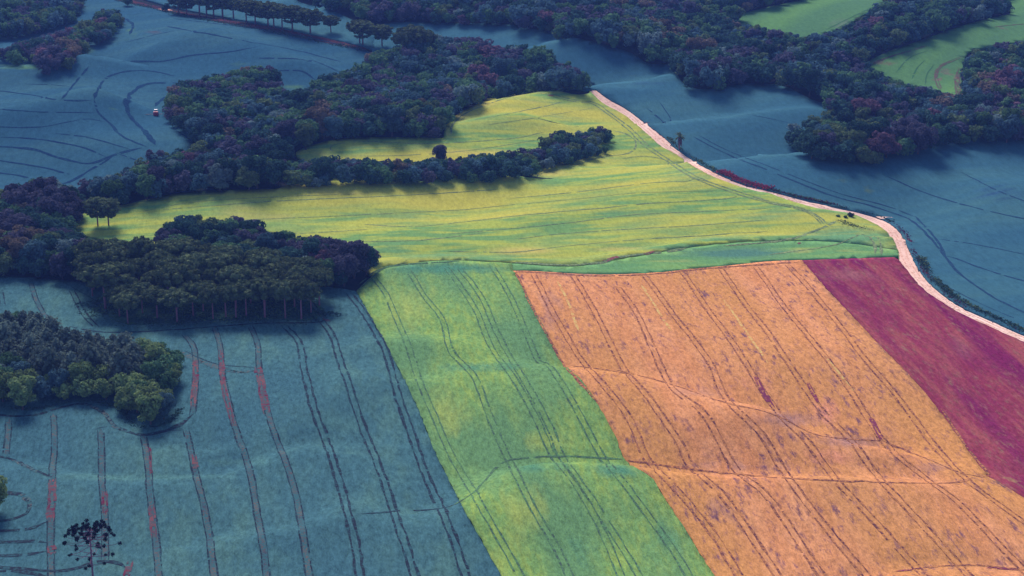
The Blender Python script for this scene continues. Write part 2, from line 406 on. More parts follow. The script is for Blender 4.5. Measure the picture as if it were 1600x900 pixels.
SURF = []     # (verts, tris) of every laid sheet, for draping the tracks
rng = np.random.default_rng(7)
def sheet(name, segs, mat, up, label, cat, blobs=(), blobs2=(), ragged=0.12, skirt=True, step=(3.0, 4.0, 6.0)):
    """segs: list of pixel polylines (each smoothed on its own) that together close the field"""
    px = np.vstack([smooth(s, 7.0)[:-1] if len(s) > 1 else np.asarray(s, float) for s in segs])
    W = ground(px)[:, :2]; W = resample(np.vstack([W, W[:1]]), 2.2)[:-1]
    if ragged: W = W + rng.normal(0, ragged, W.shape)
    pts = [W]
    near, midd = flat([(800, 640)])[0][1], flat([(800, 380)])[0][1]
    for s, (lo, hi) in zip(step, ((250, near), (near, midd), (midd, 1900))):
        x = np.arange(max(W[:, 0].min(), -620), min(W[:, 0].max(), 620), s); y = np.arange(max(lo, W[:, 1].min()), min(hi, W[:, 1].max()), s)
        if len(x) and len(y):
            gxx, gyy = np.meshgrid(x, y); P = np.stack([gxx.ravel(), gyy.ravel()], 1) + rng.uniform(-.25*s, .25*s, (gxx.size, 2))
            P = P[inside(P, W)]; pts.append(P)
    allp = np.vstack(pts); n = len(W)
    vs_, es, fs, ov, oe, of = delaunay_2d_cdt([Vector(p) for p in allp], [(i, (i+1) % n) for i in range(n)], [], 1, 1e-4)
    V = np.array([(v.x, v.y) for v in vs_]); T = np.array([f for f in fs if len(f) == 3], np.int32)
    c = V[T].mean(1); T = T[inside(c, W)]
    a, b, d = V[T[:, 0]], V[T[:, 1]], V[T[:, 2]]
    fl = ((b[:, 0]-a[:, 0])*(d[:, 1]-a[:, 1])-(b[:, 1]-a[:, 1])*(d[:, 0]-a[:, 0])) < 0
    T[fl] = T[fl][:, ::-1]
    Z = H(V[:, 0], V[:, 1]) + up; V3 = np.column_stack([V, Z])
    SURF.append((V3, T))
    tint = np.zeros((len(V), 2))
    for k, bl in enumerate((blobs, blobs2)):  # crop patches; some of blobs2 paints crests lighter, standing in for relief shading
        for (bx, by, rx, ry, amt) in bl:
            p = project(V3); tint[:, k] = np.maximum(tint[:, k], amt*np.exp(-(((p[:, 0]-bx)/rx)**2+((p[:, 1]-by)/ry)**2)))
    Q = np.zeros((0, 4), np.int32); base = len(V3)
    if skirt:
        ed = np.concatenate([T[:, [0, 1]], T[:, [1, 2]], T[:, [2, 0]]]); key = np.sort(ed, 1)
        _, inv, cnt = np.unique(key, axis=0, return_inverse=True, return_counts=True); inv = inv.ravel()
        be = ed[cnt[inv] == 1]
        us, iv = np.unique(be.ravel(), return_inverse=True); iv = iv.reshape(-1, 2)
        low = V3[us].copy(); low[:, 2] -= up + 0.5
        Q = np.column_stack([be[:, 0], base+iv[:, 0], base+iv[:, 1], be[:, 1]]).astype(np.int32)
        V3 = np.vstack([V3, low]); tint = np.vstack([tint, tint[us]])
    me = mesh_np(name, V3, [T, Q], mat, smooth=True)
    if skirt:
        sm = np.concatenate([np.ones(len(T), bool), np.zeros(len(Q), bool)]); me.polygons.foreach_set('use_smooth', sm)
    ca = me.color_attributes.new('tint', 'FLOAT_COLOR', 'POINT')
    ca.data.foreach_set('color', np.column_stack([tint, np.zeros(len(tint)), np.ones(len(tint))]).astype(np.float32).ravel())
    o = link(name, me); tag(o, label, cat, kind='structure'); return o

# shared field edges, in photo pixels
ROAD_L = [(921, 143), (943, 163), (977, 182), (1013, 212), (1033, 230), (1057, 243), (1093, 267), (1133, 285), (1180, 300), (1200, 303), (1240, 317), (1283, 328), (1327, 335), (1350, 343), (1377, 357), (1393, 372), (1402, 390), (1405, 408), (1420, 427), (1440, 450), (1467, 470), (1500, 490), (1550, 513), (1600, 535), (1700, 572), (2200, 745)]
ROAD_R = [(931, 141), (950, 155), (980, 172), (1013, 197), (1040, 218), (1057, 234), (1090, 256), (1120, 272), (1160, 289), (1200, 299), (1250, 312), (1300, 324), (1333, 331), (1367, 340), (1390, 350), (1408, 367), (1418, 387), (1427, 407), (1443, 433), (1467, 457), (1500, 480), (1550, 503), (1600, 525), (1700, 561), (2200, 730)]
E_12 = [(557, 457), (578, 494), (597, 530), (613, 560), (632, 596), (649, 630), (667, 676), (684, 718), (704, 757), (726, 800), (754, 850), (782, 900), (955, 1200)]
E_23 = [(802, 425), (820, 457), (833, 483), (853, 520), (867, 549), (884, 575), (907, 595), (933, 633), (960, 682), (978, 722), (1018, 749), (1040, 784), (1084, 851), (1115, 900), (1315, 1200)]
E_34 = [(1253, 408), (1283, 443), (1310, 472), (1338, 502), (1378, 545), (1431, 599), (1467, 643), (1502, 692), (1529, 728), (1547, 744), (1600, 780), (2200, 1130)]
TOP_3 = [(802, 425), (833, 425), (917, 430), (967, 430), (1033, 427), (1077, 422), (1133, 417), (1200, 410), (1253, 408)]
TOP_4 = [(1253, 408), (1333, 405), (1404, 403)]
BANK = [(583, 433), (600, 420), (640, 414), (700, 409), (800, 413), (880, 418), (930, 414), (960, 408), (1013, 399), (1060, 391), (1130, 382), (1200, 378), (1300, 379), (1403, 392)]
TOP_2 = [(557, 457), (567, 447), (583, 433)]
HEDGE_IN = [(433, 297), (470, 282), (500, 262)]
rev = lambda l: l[::-1]
BOT = 1200
sheet('wheat_field', [[(-420, 425), (0, 433), (60, 437), (130, 442), (200, 458), (320, 452), (450, 446), (530, 452), (557, 457)], E_12, [(955, BOT), (-420, BOT)], [(-420, BOT), (-420, 425)]],
      M['blue_wheat'], 0.45, 'blue-green wheat field with brown wheel tracks filling the lower left', 'field',
      blobs=[(215, 672, 60, 5, .6), (310, 515, 200, 5, .5)],
      blobs2=[(200, 745, 200, 7, .75), (370, 722, 90, 9, .7), (520, 660, 90, 30, .5), (30, 560, 60, 40, .3), (420, 870, 80, 20, .5)])
sheet('flowering_field', [TOP_2, BANK[:5], [(800, 413), (802, 425)], E_23, [(1315, BOT), (955, BOT)], rev(E_12)],
      M['green'], 0.52, 'green and yellow flowering strip between the blue wheat and the orange field', 'field',
      blobs=[(640, 480, 60, 60, .55), (700, 640, 50, 60, .55), (820, 800, 50, 60, .6), (760, 880, 60, 50, .5), (900, 640, 40, 40, .4), (860, 690, 60, 25, .55)],
      blobs2=[(760, 574, 90, 10, .7), (930, 600, 50, 12, .6), (960, 735, 60, 14, .7), (850, 730, 60, 12, .6), (1040, 850, 50, 60, .5), (700, 420, 120, 10, .8), (900, 860, 60, 40, .4)])
sheet('ripe_field', [TOP_3, E_34, [(2200, 1130), (2200, BOT), (1315, BOT)], rev(E_23)],
      M['ripe'], 0.40, 'ripe orange field crossed by dark wheel tracks and two grassy banks', 'field',
      blobs=[(860, 490, 30, 45, .6), (1230, 655, 80, 15, .72), (1330, 690, 70, 12, .7), (1090, 612, 80, 10, .5), (1450, 730, 60, 10, .55), (1150, 728, 200, 10, .5), (1420, 880, 60, 16, .35), (1120, 800, 40, 40, .45), (1050, 500, 40, 20, .4), (900, 428, 120, 5, .6)],
      blobs2=[(1290, 640, 60, 30, .5), (1290, 715, 50, 20, .6), (1070, 690, 50, 20, .3), (1180, 600, 50, 40, .4)])
sheet('cover_crop_field', [TOP_4, ROAD_L[17:], [(2200, 745), (2200, 1130)], rev(E_34)],
      M['purple'], 0.34, 'purple cover crop field between the orange field and the pale road', 'field',
      blobs=[(1592, 752, 12, 5, .62), (1570, 746, 18, 3, .5)], blobs2=[(1330, 430, 70, 16, .5), (1500, 540, 60, 40, .35)])
sheet('grass_bank', [BANK[4:], [(1403, 392), (1404, 403)], rev(TOP_4), rev(TOP_3), [(802, 425), (800, 413)]],
      M['bank'], 0.38, 'narrow green grassy bank along the top of the orange field', 'grass',
      blobs=[(1250, 392, 25, 6, .8), (1385, 385, 20, 8, .6), (1330, 392, 40, 4, .5), (1050, 408, 60, 5, .45), (900, 424, 50, 4, .4)], blobs2=[(1150, 395, 110, 10, .9), (860, 412, 40, 5, .5)])
YEL = [ROAD_L[:18], [(1405, 408), (1403, 392)], rev(BANK), [(583, 433), (540, 400), (450, 372), (330, 350), (240, 388), (160, 376), (113, 362), (127, 338), (150, 328), (197, 321), (233, 312), (283, 303), (333, 299), (433, 297)],
       HEDGE_IN, [(500, 262), (470, 250), (462, 240), (475, 232), (497, 226), (517, 221), (560, 216), (633, 216), (693, 217)], [(693, 217), (695, 205), (700, 191), (733, 169), (767, 152), (800, 142), (833, 137), (867, 142), (900, 149), (921, 147), (921, 143)]]
sheet('yellow_field', YEL, M['canola'], 0.50, 'large yellow-green flowering field curling left of the pale road', 'field',
      blobs=[(1150, 393, 160, 12, .9), (960, 330, 140, 25, .40), (1080, 270, 60, 30, .55), (1330, 375, 90, 28, .85), (1200, 335, 90, 22, .5), (1010, 215, 18, 30, .5), (720, 400, 160, 7, .6), (1120, 372, 160, 8, .5), (620, 390, 60, 20, .45), (880, 185, 60, 12, .5), (560, 230, 30, 6, .7), (760, 225, 60, 5, .5), (640, 338, 60, 8, .5), (960, 180, 30, 20, .4)],
      blobs2=[(820, 392, 70, 8, .85), (400, 335, 120, 20, .45), (520, 300, 100, 6, .6), (510, 240, 30, 5, .8), (730, 238, 90, 4, .8), (704, 205, 8, 12, .9), (722, 180, 12, 10, .9), (752, 162, 18, 7, .9), (800, 147, 26, 5, .9), (820, 160, 60, 5, .6), (860, 270, 50, 8, .6), (1010, 210, 20, 8, .5), (960, 390, 60, 8, .5)])
sheet('far_wheat_field', [ROAD_R, [(2200, 730), (2250, 700), (2250, 215), (1600, 205), (1480, 200), (1350, 205), (1310, 172), (1267, 156), (1233, 139), (1200, 132), (1153, 133), (1117, 140), (1080, 138), (1060, 122), (1060, 103), (1013, 100), (987, 84), (933, 68), (867, 54), (800, 40), (700, 37), (613, 36), (585, 45)],
      [(585, 45), (600, 100), (800, 120), (900, 140), (931, 141)]], M['far_wheat'], 0.45, 'smooth blue wheat field on the slopes right of the pale road', 'field',
      blobs=[(1310, 285, 12, 4, .9), (1360, 297, 12, 3, .7), (1335, 313, 12, 4, .8), (1510, 362, 6, 3, .9), (1000, 118, 30, 5, .35)],
      blobs2=[(1560, 300, 60, 20, .55), (1350, 215, 90, 25, .4), (1020, 130, 60, 6, .4)])
sheet('hill_wheat_field', [[(-260, -50), (125, -20), (186, 1), (235, 12), (262, 19), (300, 27), (350, 36), (430, 50), (480, 61), (530, 71), (570, 79)], [(570, 79), (590, 95), (560, 140), (430, 170), (300, 225), (300, 240), (240, 262), (160, 290), (60, 310), (-260, 330), (-260, -50)]],
      M['north_wheat'], 0.45, 'blue wheat hillside with curved tracks in the upper left', 'field',
      blobs=[(240, 50, 20, 4, .5), (320, 72, 20, 3, .5), (225, 168, 18, 3, .4)], blobs2=[(140, 80, 14, 10, .6), (205, 50, 10, 12, .6), (40, 104, 50, 5, .9), (380, 98, 40, 8, .4), (460, 138, 20, 6, .8), (180, 172, 10, 6, .7)])
sheet('ridge_wheat_field', [[(186, -12), (262, 10), (320, 22), (430, 42), (530, 65), (585, 78)], [(585, 78), (583, 45), (560, 37), (530, 22), (500, 12), (470, 5), (440, -10), (300, -40), (186, -12)]],
      M['far_wheat'], 0.45, 'pale blue wheat strip behind the row of tall araucarias', 'field')
sheet('hill_pasture', [[(1128, 29), (1165, 20), (1200, 12), (1262, -2), (1330, -20), (1400, -10), (1387, 0), (1367, 13), (1340, 30), (1318, 44), (1293, 54), (1250, 62), (1215, 58), (1170, 40), (1128, 29)]],
      M['jade'], 0.45, 'smooth green field between woods at the top right, the farther one', 'field', blobs2=[(1315, 38, 30, 10, .6)])
sheet('valley_pasture', [[(1346, 101), (1387, 82), (1433, 66), (1500, 42), (1550, 29), (1580, 21), (1570, 5), (1583, -20), (1850, -50)], [(1850, -50), (1850, 60), (1650, 60), (1600, 66), (1550, 74), (1512, 84), (1507, 110), (1502, 152), (1480, 150), (1440, 140), (1393, 125), (1346, 101)]],
      M['jade'], 0.45, 'curved green field with reddish bands at the right, below the farther one', 'field', blobs=[(1497, 118, 7, 26, .75), (1468, 118, 4, 22, .7), (1375, 98, 26, 4, .65), (1560, 45, 30, 2, .5)], blobs2=[(1420, 82, 30, 5, .6)])
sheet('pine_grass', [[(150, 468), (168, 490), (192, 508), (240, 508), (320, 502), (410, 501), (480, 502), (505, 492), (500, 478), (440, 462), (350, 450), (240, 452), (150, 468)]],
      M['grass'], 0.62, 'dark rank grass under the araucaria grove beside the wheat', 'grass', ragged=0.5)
road_px = None
sheet('dirt_road', [ROAD_L, [(2200, 745), (2200, 730)], rev(ROAD_R), [(931, 141), (921, 143)]], M['dirt'], 0.05, 'pale pinkish dirt road winding down between the yellow and blue fields', 'road', ragged=0.16, skirt=False, step=(2.5, 2.5, 4.0),
      blobs=[(1408, 428, 6, 20, .4), (1375, 350, 20, 4, .3)])
sheet('field_gateway', [[(1368, 340.5), (1380, 340), (1396, 341), (1390, 343.8), (1376, 344)], [(1376, 344), (1368, 340.5)]], M['dirt'], 0.55, 'small pale earth turnout into the blue field beside the road bend', 'path', ragged=0.0, skirt=False, step=(2, 2, 2))
LANE_B = [(140, -14), (186, 2), (235, 13), (262, 19.5), (300, 28), (350, 37), (430, 51), (480, 62), (530, 72), (570, 80)]
LANE_T = [(150, -16), (188, -3), (235, 8.5), (262, 15), (300, 23.5), (350, 32), (430, 45), (480, 55), (530, 66), (572, 76)]
sheet('farm_lane', [LANE_T, [(572, 76), (570, 80)], rev(LANE_B), [(140, -14), (150, -16)]], M['red_dirt'], 0.6, 'red earth lane along the row of araucarias at the top left', 'road', ragged=0.3, skirt=False, step=(2.5, 2.5, 3),
      blobs=[(258, 16, 14, 4, 1.0), (540, 70, 8, 4, .5)])

# ------------------------------------------------------------------ wheel tracks: ribbons lying on the crop sheets
off = 0; vv, tt = [], []
for v, t in SURF: vv.append(v); tt.append(t+off); off += len(v)
BV = BVHTree.FromPolygons(np.vstack(vv).tolist(), np.vstack(tt).tolist())
def drape(P, lift=0.05):
    z = np.empty(len(P)); g = H(P[:, 0], P[:, 1])
    for i, p in enumerate(P):
        h = BV.ray_cast(Vector((p[0], p[1], g[i]+60)), Vector((0, 0, -1)))
        z[i] = h[0].z if h[0] else g[i]+0.4
    return np.column_stack([P, np.maximum(z, g) + lift])

class Tracks:
    def __init__(s): s.V = []; s.Q = []; s.I = []; s.n = 0
    def strip(s, C, w, mi, lift, jag=0.25, gap=0.0):
        """C: ground centre line (n,2), w width in metres"""
        if len(C) < 3: return
        t = np.gradient(C, axis=0); t /= np.linalg.norm(t, axis=1, keepdims=True)+1e-9
        nrm = np.stack([-t[:, 1], t[:, 0]], 1)
        sm = lambda: np.convolve(rng.normal(0, jag, len(C)+4), [.2, .3, .3, .2], 'same')[2:-2]*1.6
        en = np.clip(np.minimum(np.arange(len(C)), np.arange(len(C))[::-1])/(len(C)*.12 if mi == 2 else 3.0), .08, 1)
        a = w/2*en*(1+sm().clip(-.85, .85)); b = w/2*en*(1+sm().clip(-.85, .85))
        L = drape(C+nrm*a[:, None], lift); Rr = drape(C-nrm*b[:, None], lift)
        n = len(C); k = np.arange(n-1)
        ok = np.linalg.norm(np.diff(C, axis=0), axis=1) < 6
        if gap > 0:
            g = np.convolve(rng.random(n+8), np.ones(5)/5, 'same')[4:4+n-1]; ok &= g > np.quantile(g, gap)
        Q = np.stack([k, k+1, n+k+1, n+k], 1)[ok]
        s.V.append(np.vstack([L, Rr])); s.Q.append(Q+s.n); s.I.append(np.full(len(Q), mi)); s.n += 2*n
    def line(s, px, kind='pair', step=1.2, w=0.5, half=0.9, gap=0.12, red=()):
        px = list(px)
        if kind in ('pair', 'worn') and px[-1][1] >= 888:      # the rows run on below the frame
            (a, b), (c, d) = px[-2:]; f = 130/(d-b); px.append((c+(c-a)*f, d+130))
        W = resample(ground(smooth(px, 5.0))[:, :2], step)
        W += 0.12*np.stack([np.sin(np.arange(len(W))*.13), np.cos(np.arange(len(W))*.11)], 1)
        t = np.gradient(W, axis=0); t /= np.linalg.norm(t, axis=1, keepdims=True)+1e-9; nr = np.stack([-t[:, 1], t[:, 0]], 1)
        if kind == 'worn': half *= .88
        if kind in ('pair', 'worn'):
            if kind == 'worn': s.strip(W, 1.5*half, 1, 0.04, 0.2, 0.0)
            for sg in (-1, 1): s.strip(W+sg*half*nr, w*(.7 if kind == 'worn' else 1), 0, 0.07, 0.5, gap*.25)
        elif kind == 'single': s.strip(W, w, 0, 0.06, 0.35, gap*.25)
        elif kind == 'tan': s.strip(W, w, 1, 0.06, 0.3, gap*.25)
        elif kind == 'red':
            for sg in (-1, 1): s.strip(W+sg*.36*w*nr, .36*w, 2, 0.10, 0.5, gap*.4)
            s.strip(W, .5*w, 2, 0.09, 0.6, .45)
    def build(s, name, mats, label):
        me = mesh_np(name, np.vstack(s.V), np.vstack(s.Q), mats, np.concatenate(s.I))
        # every ribbon faces up
        tag(link(name, me), label, 'wheel tracks', kind='structure')

# lower-left wheat
T = Tracks()
for px in ([(545, 460), (575, 500), (600, 545), (617, 600), (632, 650), (660, 730), (690, 800), (715, 860), (730, 910)],
           [(500, 500), (520, 530), (540, 590), (560, 650), (585, 715), (605, 770), (625, 830), (650, 910)],
           [(445, 512), (468, 540), (478, 590), (490, 640), (510, 690), (525, 740), (540, 790), (555, 850), (562, 910)]):
    T.line(px, 'pair', w=0.62, half=0.95, gap=0.08)
for px in ([(390, 510), (402, 540), (406, 580), (412, 625), (430, 680), (448, 730), (468, 800), (483, 910)],
           [(335, 512), (345, 550), (350, 600), (365, 660), (385, 720), (400, 790), (412, 860), (416, 910)],
           [(288, 525), (303, 548), (306, 600), (300, 652)], [(290, 672), (303, 730), (318, 790), (337, 910)], [(224, 682), (232, 740), (238, 800), (249, 910)],
           [(157, 672), (159, 740), (163, 800), (164, 880)], [(83, 648), (85, 700), (82, 745), (79, 810), (81, 910)], [(14, 655), (9, 718)]):
    T.line(px, 'worn', w=0.5, half=0.95, gap=0.12)
for px in ([(-60, 646), (-20, 648), (20, 652), (60, 650), (90, 640), (127, 633), (150, 640), (165, 650), (175, 665), (200, 678), (225, 682), (260, 675), (290, 660), (303, 648)],
           [(-40, 713), (10, 718), (40, 730), (83, 748)], [(82, 552), (30, 552)], [(75, 851), (40, 849), (-40, 851)], [(76, 864), (30, 870), (-40, 872)], [(200, 892), (170, 880), (100, 893), (50, 893), (-40, 884)],
           [(-40, 900), (20, 895), (80, 905)], [(74, 818), (40, 830), (-40, 834)], [(-10, 771), (15, 773), (35, 777), (46, 790), (42, 803), (20, 814), (-20, 818)]):
    if px[0] == (82, 552): continue
    T.line(px, 'single', w=1.35, gap=0.06)
T.line([(127, 633), (150, 640), (165, 650), (175, 665), (200, 678)], 'tan', w=1.2, gap=.2)
T.line([(13, 719), (40, 731), (83, 749)], 'tan', w=1.2, gap=.3)
T.line([(15, 773), (35, 777), (47, 791), (42, 804)], 'tan', w=1.6, gap=.15)
T.line([(283, 551), (310, 566), (345, 577), (375, 584), (404, 580)], 'tan', w=2.3, gap=.05); T.line([(283, 551), (310, 566), (345, 577), (375, 584), (404, 580)], 'tan', w=1.4, gap=.05); T.line([(286, 549), (310, 561), (345, 572), (400, 576)], 'single', w=.5)
T.line([(150, 672), (176, 668)], 'single', w=1.2); T.line([(262, 676), (292, 673)], 'tan', w=.9)
T.line([(48, 443), (56, 470), (74, 500)], 'worn', w=.5); T.line([(112, 456), (130, 490), (152, 514)], 'pair', w=.5, gap=.2); T.line([(0, 455), (4, 480)], 'pair', w=.5)
T.line([(108, 512), (150, 520), (200, 521), (290, 516), (400, 508), (490, 506), (512, 499)], 'single', w=1.0, gap=.1)
T.line([(480, 466), (490, 482), (508, 500)], 'worn', w=.5); T.line([(560, 806), (620, 802), (690, 797), (724, 785)], 'single', w=.8, gap=.35)
T.line([(100, 444), (200, 500)], 'single', w=.3, gap=.6)
for px, w in (([(305, 563), (305, 600), (302, 640)], 1.7), ([(344, 548), (349, 600), (358, 640), (366, 670)], 1.5), ([(402, 574), (408, 600), (413, 628), (418, 650)], 2.3), ([(83, 750), (80, 790), (79, 818)], 2.0),
              ([(303, 712), (306, 736)], 1.5), ([(237, 790), (240, 845)], 1.5), ([(163, 770), (164, 806)], 1.4), ([(204, 880), (196, 905)], 1.6), ([(80, 855), (80, 870)], 2.0), ([(233, 700), (236, 745)], .8), ([(680, 797), (692, 797)], 1.0), ([(505, 500), (515, 505)], 1.3)):
    T.line(px, 'red', w=w, gap=.12)
bc = (0.042, 0.115, 0.138)
T.build('wheel_tracks', [track_mat('track_dark_wheat', (0.024, 0.030, 0.045), bc, .30, .54), track_mat('track_worn_wheat', (0.130, 0.100, 0.085), bc, .45, .62, 1.3, soil2=(0.060, 0.060, 0.078)), track_mat('track_red_soil', (0.130, 0.014, 0.042), (0.075, 0.085, 0.10), .42, .60, soil2=(0.20, 0.070, 0.075))],
        'brown and dark wheel tracks pressed into the lower left wheat')
# green strip
T = Tracks()
for px in ([(583, 435), (607, 470), (640, 550), (660, 610), (690, 680), (720, 740), (750, 790), (790, 860), (817, 910)], [(635, 420), (660, 460), (690, 500), (705, 550), (740, 590), (760, 640), (790, 710), (830, 790), (870, 860), (892, 910)],
           [(697, 420), (740, 480), (765, 540), (800, 590), (840, 660), (865, 715), (900, 760), (940, 830), (972, 910)], [(717, 420), (755, 470), (775, 520), (815, 590), (860, 670), (880, 720), (930, 790), (985, 880), (1002, 910)],
           [(770, 420), (800, 470), (825, 530), (843, 568), (860, 576), (900, 640), (940, 715), (952, 730), (1000, 790), (1050, 860), (1080, 910)]):
    T.line(px, 'pair', w=0.42, half=0.9, gap=0.18)
T.line([(700, 797), (740, 772), (775, 735), (800, 721), (880, 716), (976, 721)], 'single', w=.9, gap=.15)
T.line([(560, 455), (583, 434), (600, 421), (640, 415), (720, 410)], 'single', w=.9, gap=.2)
T.line([(560, 447), (590, 424), (640, 411)], 'single', w=.5, gap=.3)
gc = (0.12, 0.26, 0.105)
T.build('wheel_tracks', [track_mat('track_dark_green', (0.055, 0.090, 0.070), gc, .34, .6), track_mat('track_tan_green', (0.3, 0.3, 0.15), gc)], 'thin dark wheel tracks running down the green flowering strip')
# orange field
T = Tracks()
for i, px in enumerate(([(833, 430), (870, 500), (905, 560), (940, 600), (985, 660), (1012, 720), (1050, 760), (1110, 830), (1160, 910)], [(895, 432), (930, 490), (970, 570), (1010, 620), (1060, 690), (1080, 730), (1140, 790), (1220, 910)],
           [(965, 450), (1000, 500), (1045, 600), (1100, 650), (1150, 735), (1200, 780), (1290, 910)], [(1005, 430), (1050, 490), (1110, 570), (1135, 625), (1190, 680), (1225, 740), (1270, 800), (1360, 910)],
           [(1065, 425), (1110, 490), (1160, 560), (1210, 640), (1260, 690), (1300, 745), (1370, 820), (1450, 910)], [(1125, 420), (1160, 470), (1220, 550), (1280, 640), (1330, 690), (1370, 745), (1440, 820), (1520, 910)],
           [(1180, 418), (1240, 500), (1310, 585), (1380, 690), (1440, 745), (1500, 790), (1600, 895)], [(1230, 415), (1280, 470), (1350, 560), (1400, 620), (1470, 710), (1520, 760), (1610, 825)])):
    T.line(px, 'pair', w=0.50, half=0.92, gap=0.16 if i % 3 else .06)
for px, w in ((T1[7:], .9), ([(978, 723), (1080, 736), (1170, 746)], .7), (T2[3:9], .7), (T2[8:], .8), ([(1395, 897), (1450, 889), (1520, 886), (1600, 893), (1650, 898)], .8), ([(890, 574), (930, 578), (990, 588)], .6),
              ([(802, 427), (833, 427), (917, 432), (967, 432), (1033, 429), (1077, 424), (1133, 419), (1250, 411)], 1.6), ([(806, 428), (833, 484), (867, 550), (886, 577), (935, 634)], .8), ([(1470, 640), (1510, 700), (1545, 745), (1500, 742)], .5), ([(1100, 420), (1140, 422)], .8)):
    T.line(px, 'single', w=w, gap=.12)
for px, w in (([(1180, 590), (1195, 620), (1208, 640)], 1.4), ([(1360, 655), (1378, 690)], 1.3), ([(1262, 600), (1278, 632)], 1.0), ([(1400, 896), (1440, 891)], .8), ([(1540, 890), (1590, 893)], .8)):
    T.line(px, 'red', w=w, gap=.2)
for px in ([(870, 440), (890, 480), (905, 520)], [(1000, 445), (1030, 490), (1050, 520)], [(1130, 470), (1180, 540), (1200, 570)], [(1290, 560), (1340, 620)]): T.line(px, 'tan', w=.8, gap=.3)
oc = (0.53, 0.22, 0.085)
T.build('wheel_tracks', [track_mat('track_dark_ripe', (0.12, 0.045, 0.055), oc, .36, .60), track_mat('track_tan_ripe', (0.60, 0.42, 0.15), oc), track_mat('track_red_ripe', (0.20, 0.045, 0.09), oc, .3, .5)], 'paired dark wheel tracks slanting across the orange field')
# yellow field
T = Tracks()
for px, w in (([(560, 352), (640, 356), (720, 349), (800, 340), (867, 333), (940, 327), (1007, 320), (1070, 317), (1137, 312), (1157, 306)], .7), ([(800, 312), (900, 302), (1013, 288), (1070, 285), (1087, 280)], .7), ([(620, 335), (720, 330), (800, 322), (900, 313), (1000, 303), (1120, 300)], .45),
              ([(700, 368), (800, 359), (900, 349), (987, 338), (1100, 332), (1200, 328)], .5), ([(800, 377), (880, 367), (1000, 359), (1077, 355), (1200, 345)], .6), ([(560, 380), (640, 378), (700, 373), (760, 365)], .8), ([(700, 395), (800, 396), (880, 387), (1000, 376), (1100, 370), (1200, 364)], .6),
              ([(250, 330), (400, 318), (520, 312), (650, 306), (780, 298)], .5), ([(300, 352), (400, 345), (520, 340), (620, 335)], .5), ([(380, 368), (480, 366), (580, 360)], .5), ([(210, 335), (300, 318), (420, 310), (560, 305)], .35),
              ([(970, 250), (1010, 246), (1060, 256)], .6), ([(900, 255), (950, 246), (985, 240), (994, 225), (980, 212), (958, 206)], .9), ([(836, 275), (890, 262), (945, 245)], .7), ([(705, 213), (708, 195), (735, 175), (790, 155), (840, 143)], .9), ([(735, 190), (790, 180), (850, 168), (880, 160)], .8), ([(760, 197), (840, 185), (930, 170)], .4),
              ([(520, 240), (516, 232), (530, 226), (580, 223), (680, 226), (800, 218), (850, 208)], .6), ([(545, 246), (640, 244), (740, 236), (840, 220)], .5), ([(1080, 278), (1150, 300), (1200, 317), (1250, 328), (1275, 340), (1287, 353)], .7)):
    T.line(px, 'single', w=w, gap=.25)
T.line([(835, 145), (860, 150), (900, 160), (927, 163), (950, 178), (980, 200), (1007, 227), (1040, 250), (1083, 277), (1133, 297), (1200, 317), (1250, 328), (1275, 340), (1287, 352)], 'pair', w=.75, half=1.1, gap=.04)
T.line([(1307, 347), (1287, 357), (1243, 373), (1200, 380), (1130, 386)], 'single', w=1.3, gap=.05)
T.line([(1360, 370), (1370, 380), (1372, 400)], 'pair', w=.9, half=1.2, gap=.1); T.line([(1200, 400), (1300, 385), (1340, 370), (1362, 372)], 'single', w=.8, gap=.3)
T.line([(800, 412), (880, 416), (940, 412), (965, 404), (1013, 398), (1050, 394), (1075, 389)], 'single', w=1.3, gap=.1)
for px, w in (([(943, 411), (955, 406), (966, 403)], 1.6), ([(1006, 400), (1016, 397), (1022, 394)], 1.5), ([(1246, 381), (1254, 384)], 1.6), ([(855, 150), (866, 152)], 1.5)): T.line(px, 'red', w=w, gap=.05)
yc = (0.28, 0.34, 0.15)
T.build('wheel_tracks', [track_mat('track_dark_yellow', (0.095, 0.135, 0.085), yc, .36, .6), track_mat('track_tan_yellow', (0.4, 0.3, 0.2), yc), track_mat('track_red_yellow', (0.25, 0.08, 0.09), yc, .25, .45)], 'fine dark wheel tracks and gullies across the yellow field')
# blue fields beyond
T = Tracks()
for px, w in (([(1083, 215), (1130, 240), (1200, 268), (1300, 307), (1360, 323), (1420, 345), (1450, 370), (1475, 400), (1500, 430), (1550, 465), (1600, 490), (1660, 520)], 1.0), ([(1090, 212), (1137, 237), (1207, 264), (1307, 302), (1380, 322), (1430, 341)], .5), ([(1475, 402), (1490, 405), (1530, 420), (1600, 441), (1680, 462)], 1.1), ([(1465, 375), (1530, 385), (1610, 401)], .7),
              ([(1430, 340), (1462, 375), (1480, 405)], 1.0), ([(1010, 170), (1040, 195)], .9), ([(1030, 160), (1050, 190)], .5), ([(1380, 275), (1450, 305), (1540, 330), (1640, 352)], .8), ([(1500, 270), (1560, 300), (1620, 322)], .6), ([(1170, 180), (1240, 196), (1228, 205)], .4), ([(1430, 420), (1480, 450), (1540, 480), (1600, 505)], .4)):
    T.line(px, 'single', w=w, gap=.2, step=1.6)
fc = (0.026, 0.090, 0.145)
T.build('wheel_tracks', [track_mat('track_dark_far', (0.020, 0.045, 0.10), fc, .3, .55)], 'faint dark wheel tracks in the blue field right of the road')
T = Tracks()
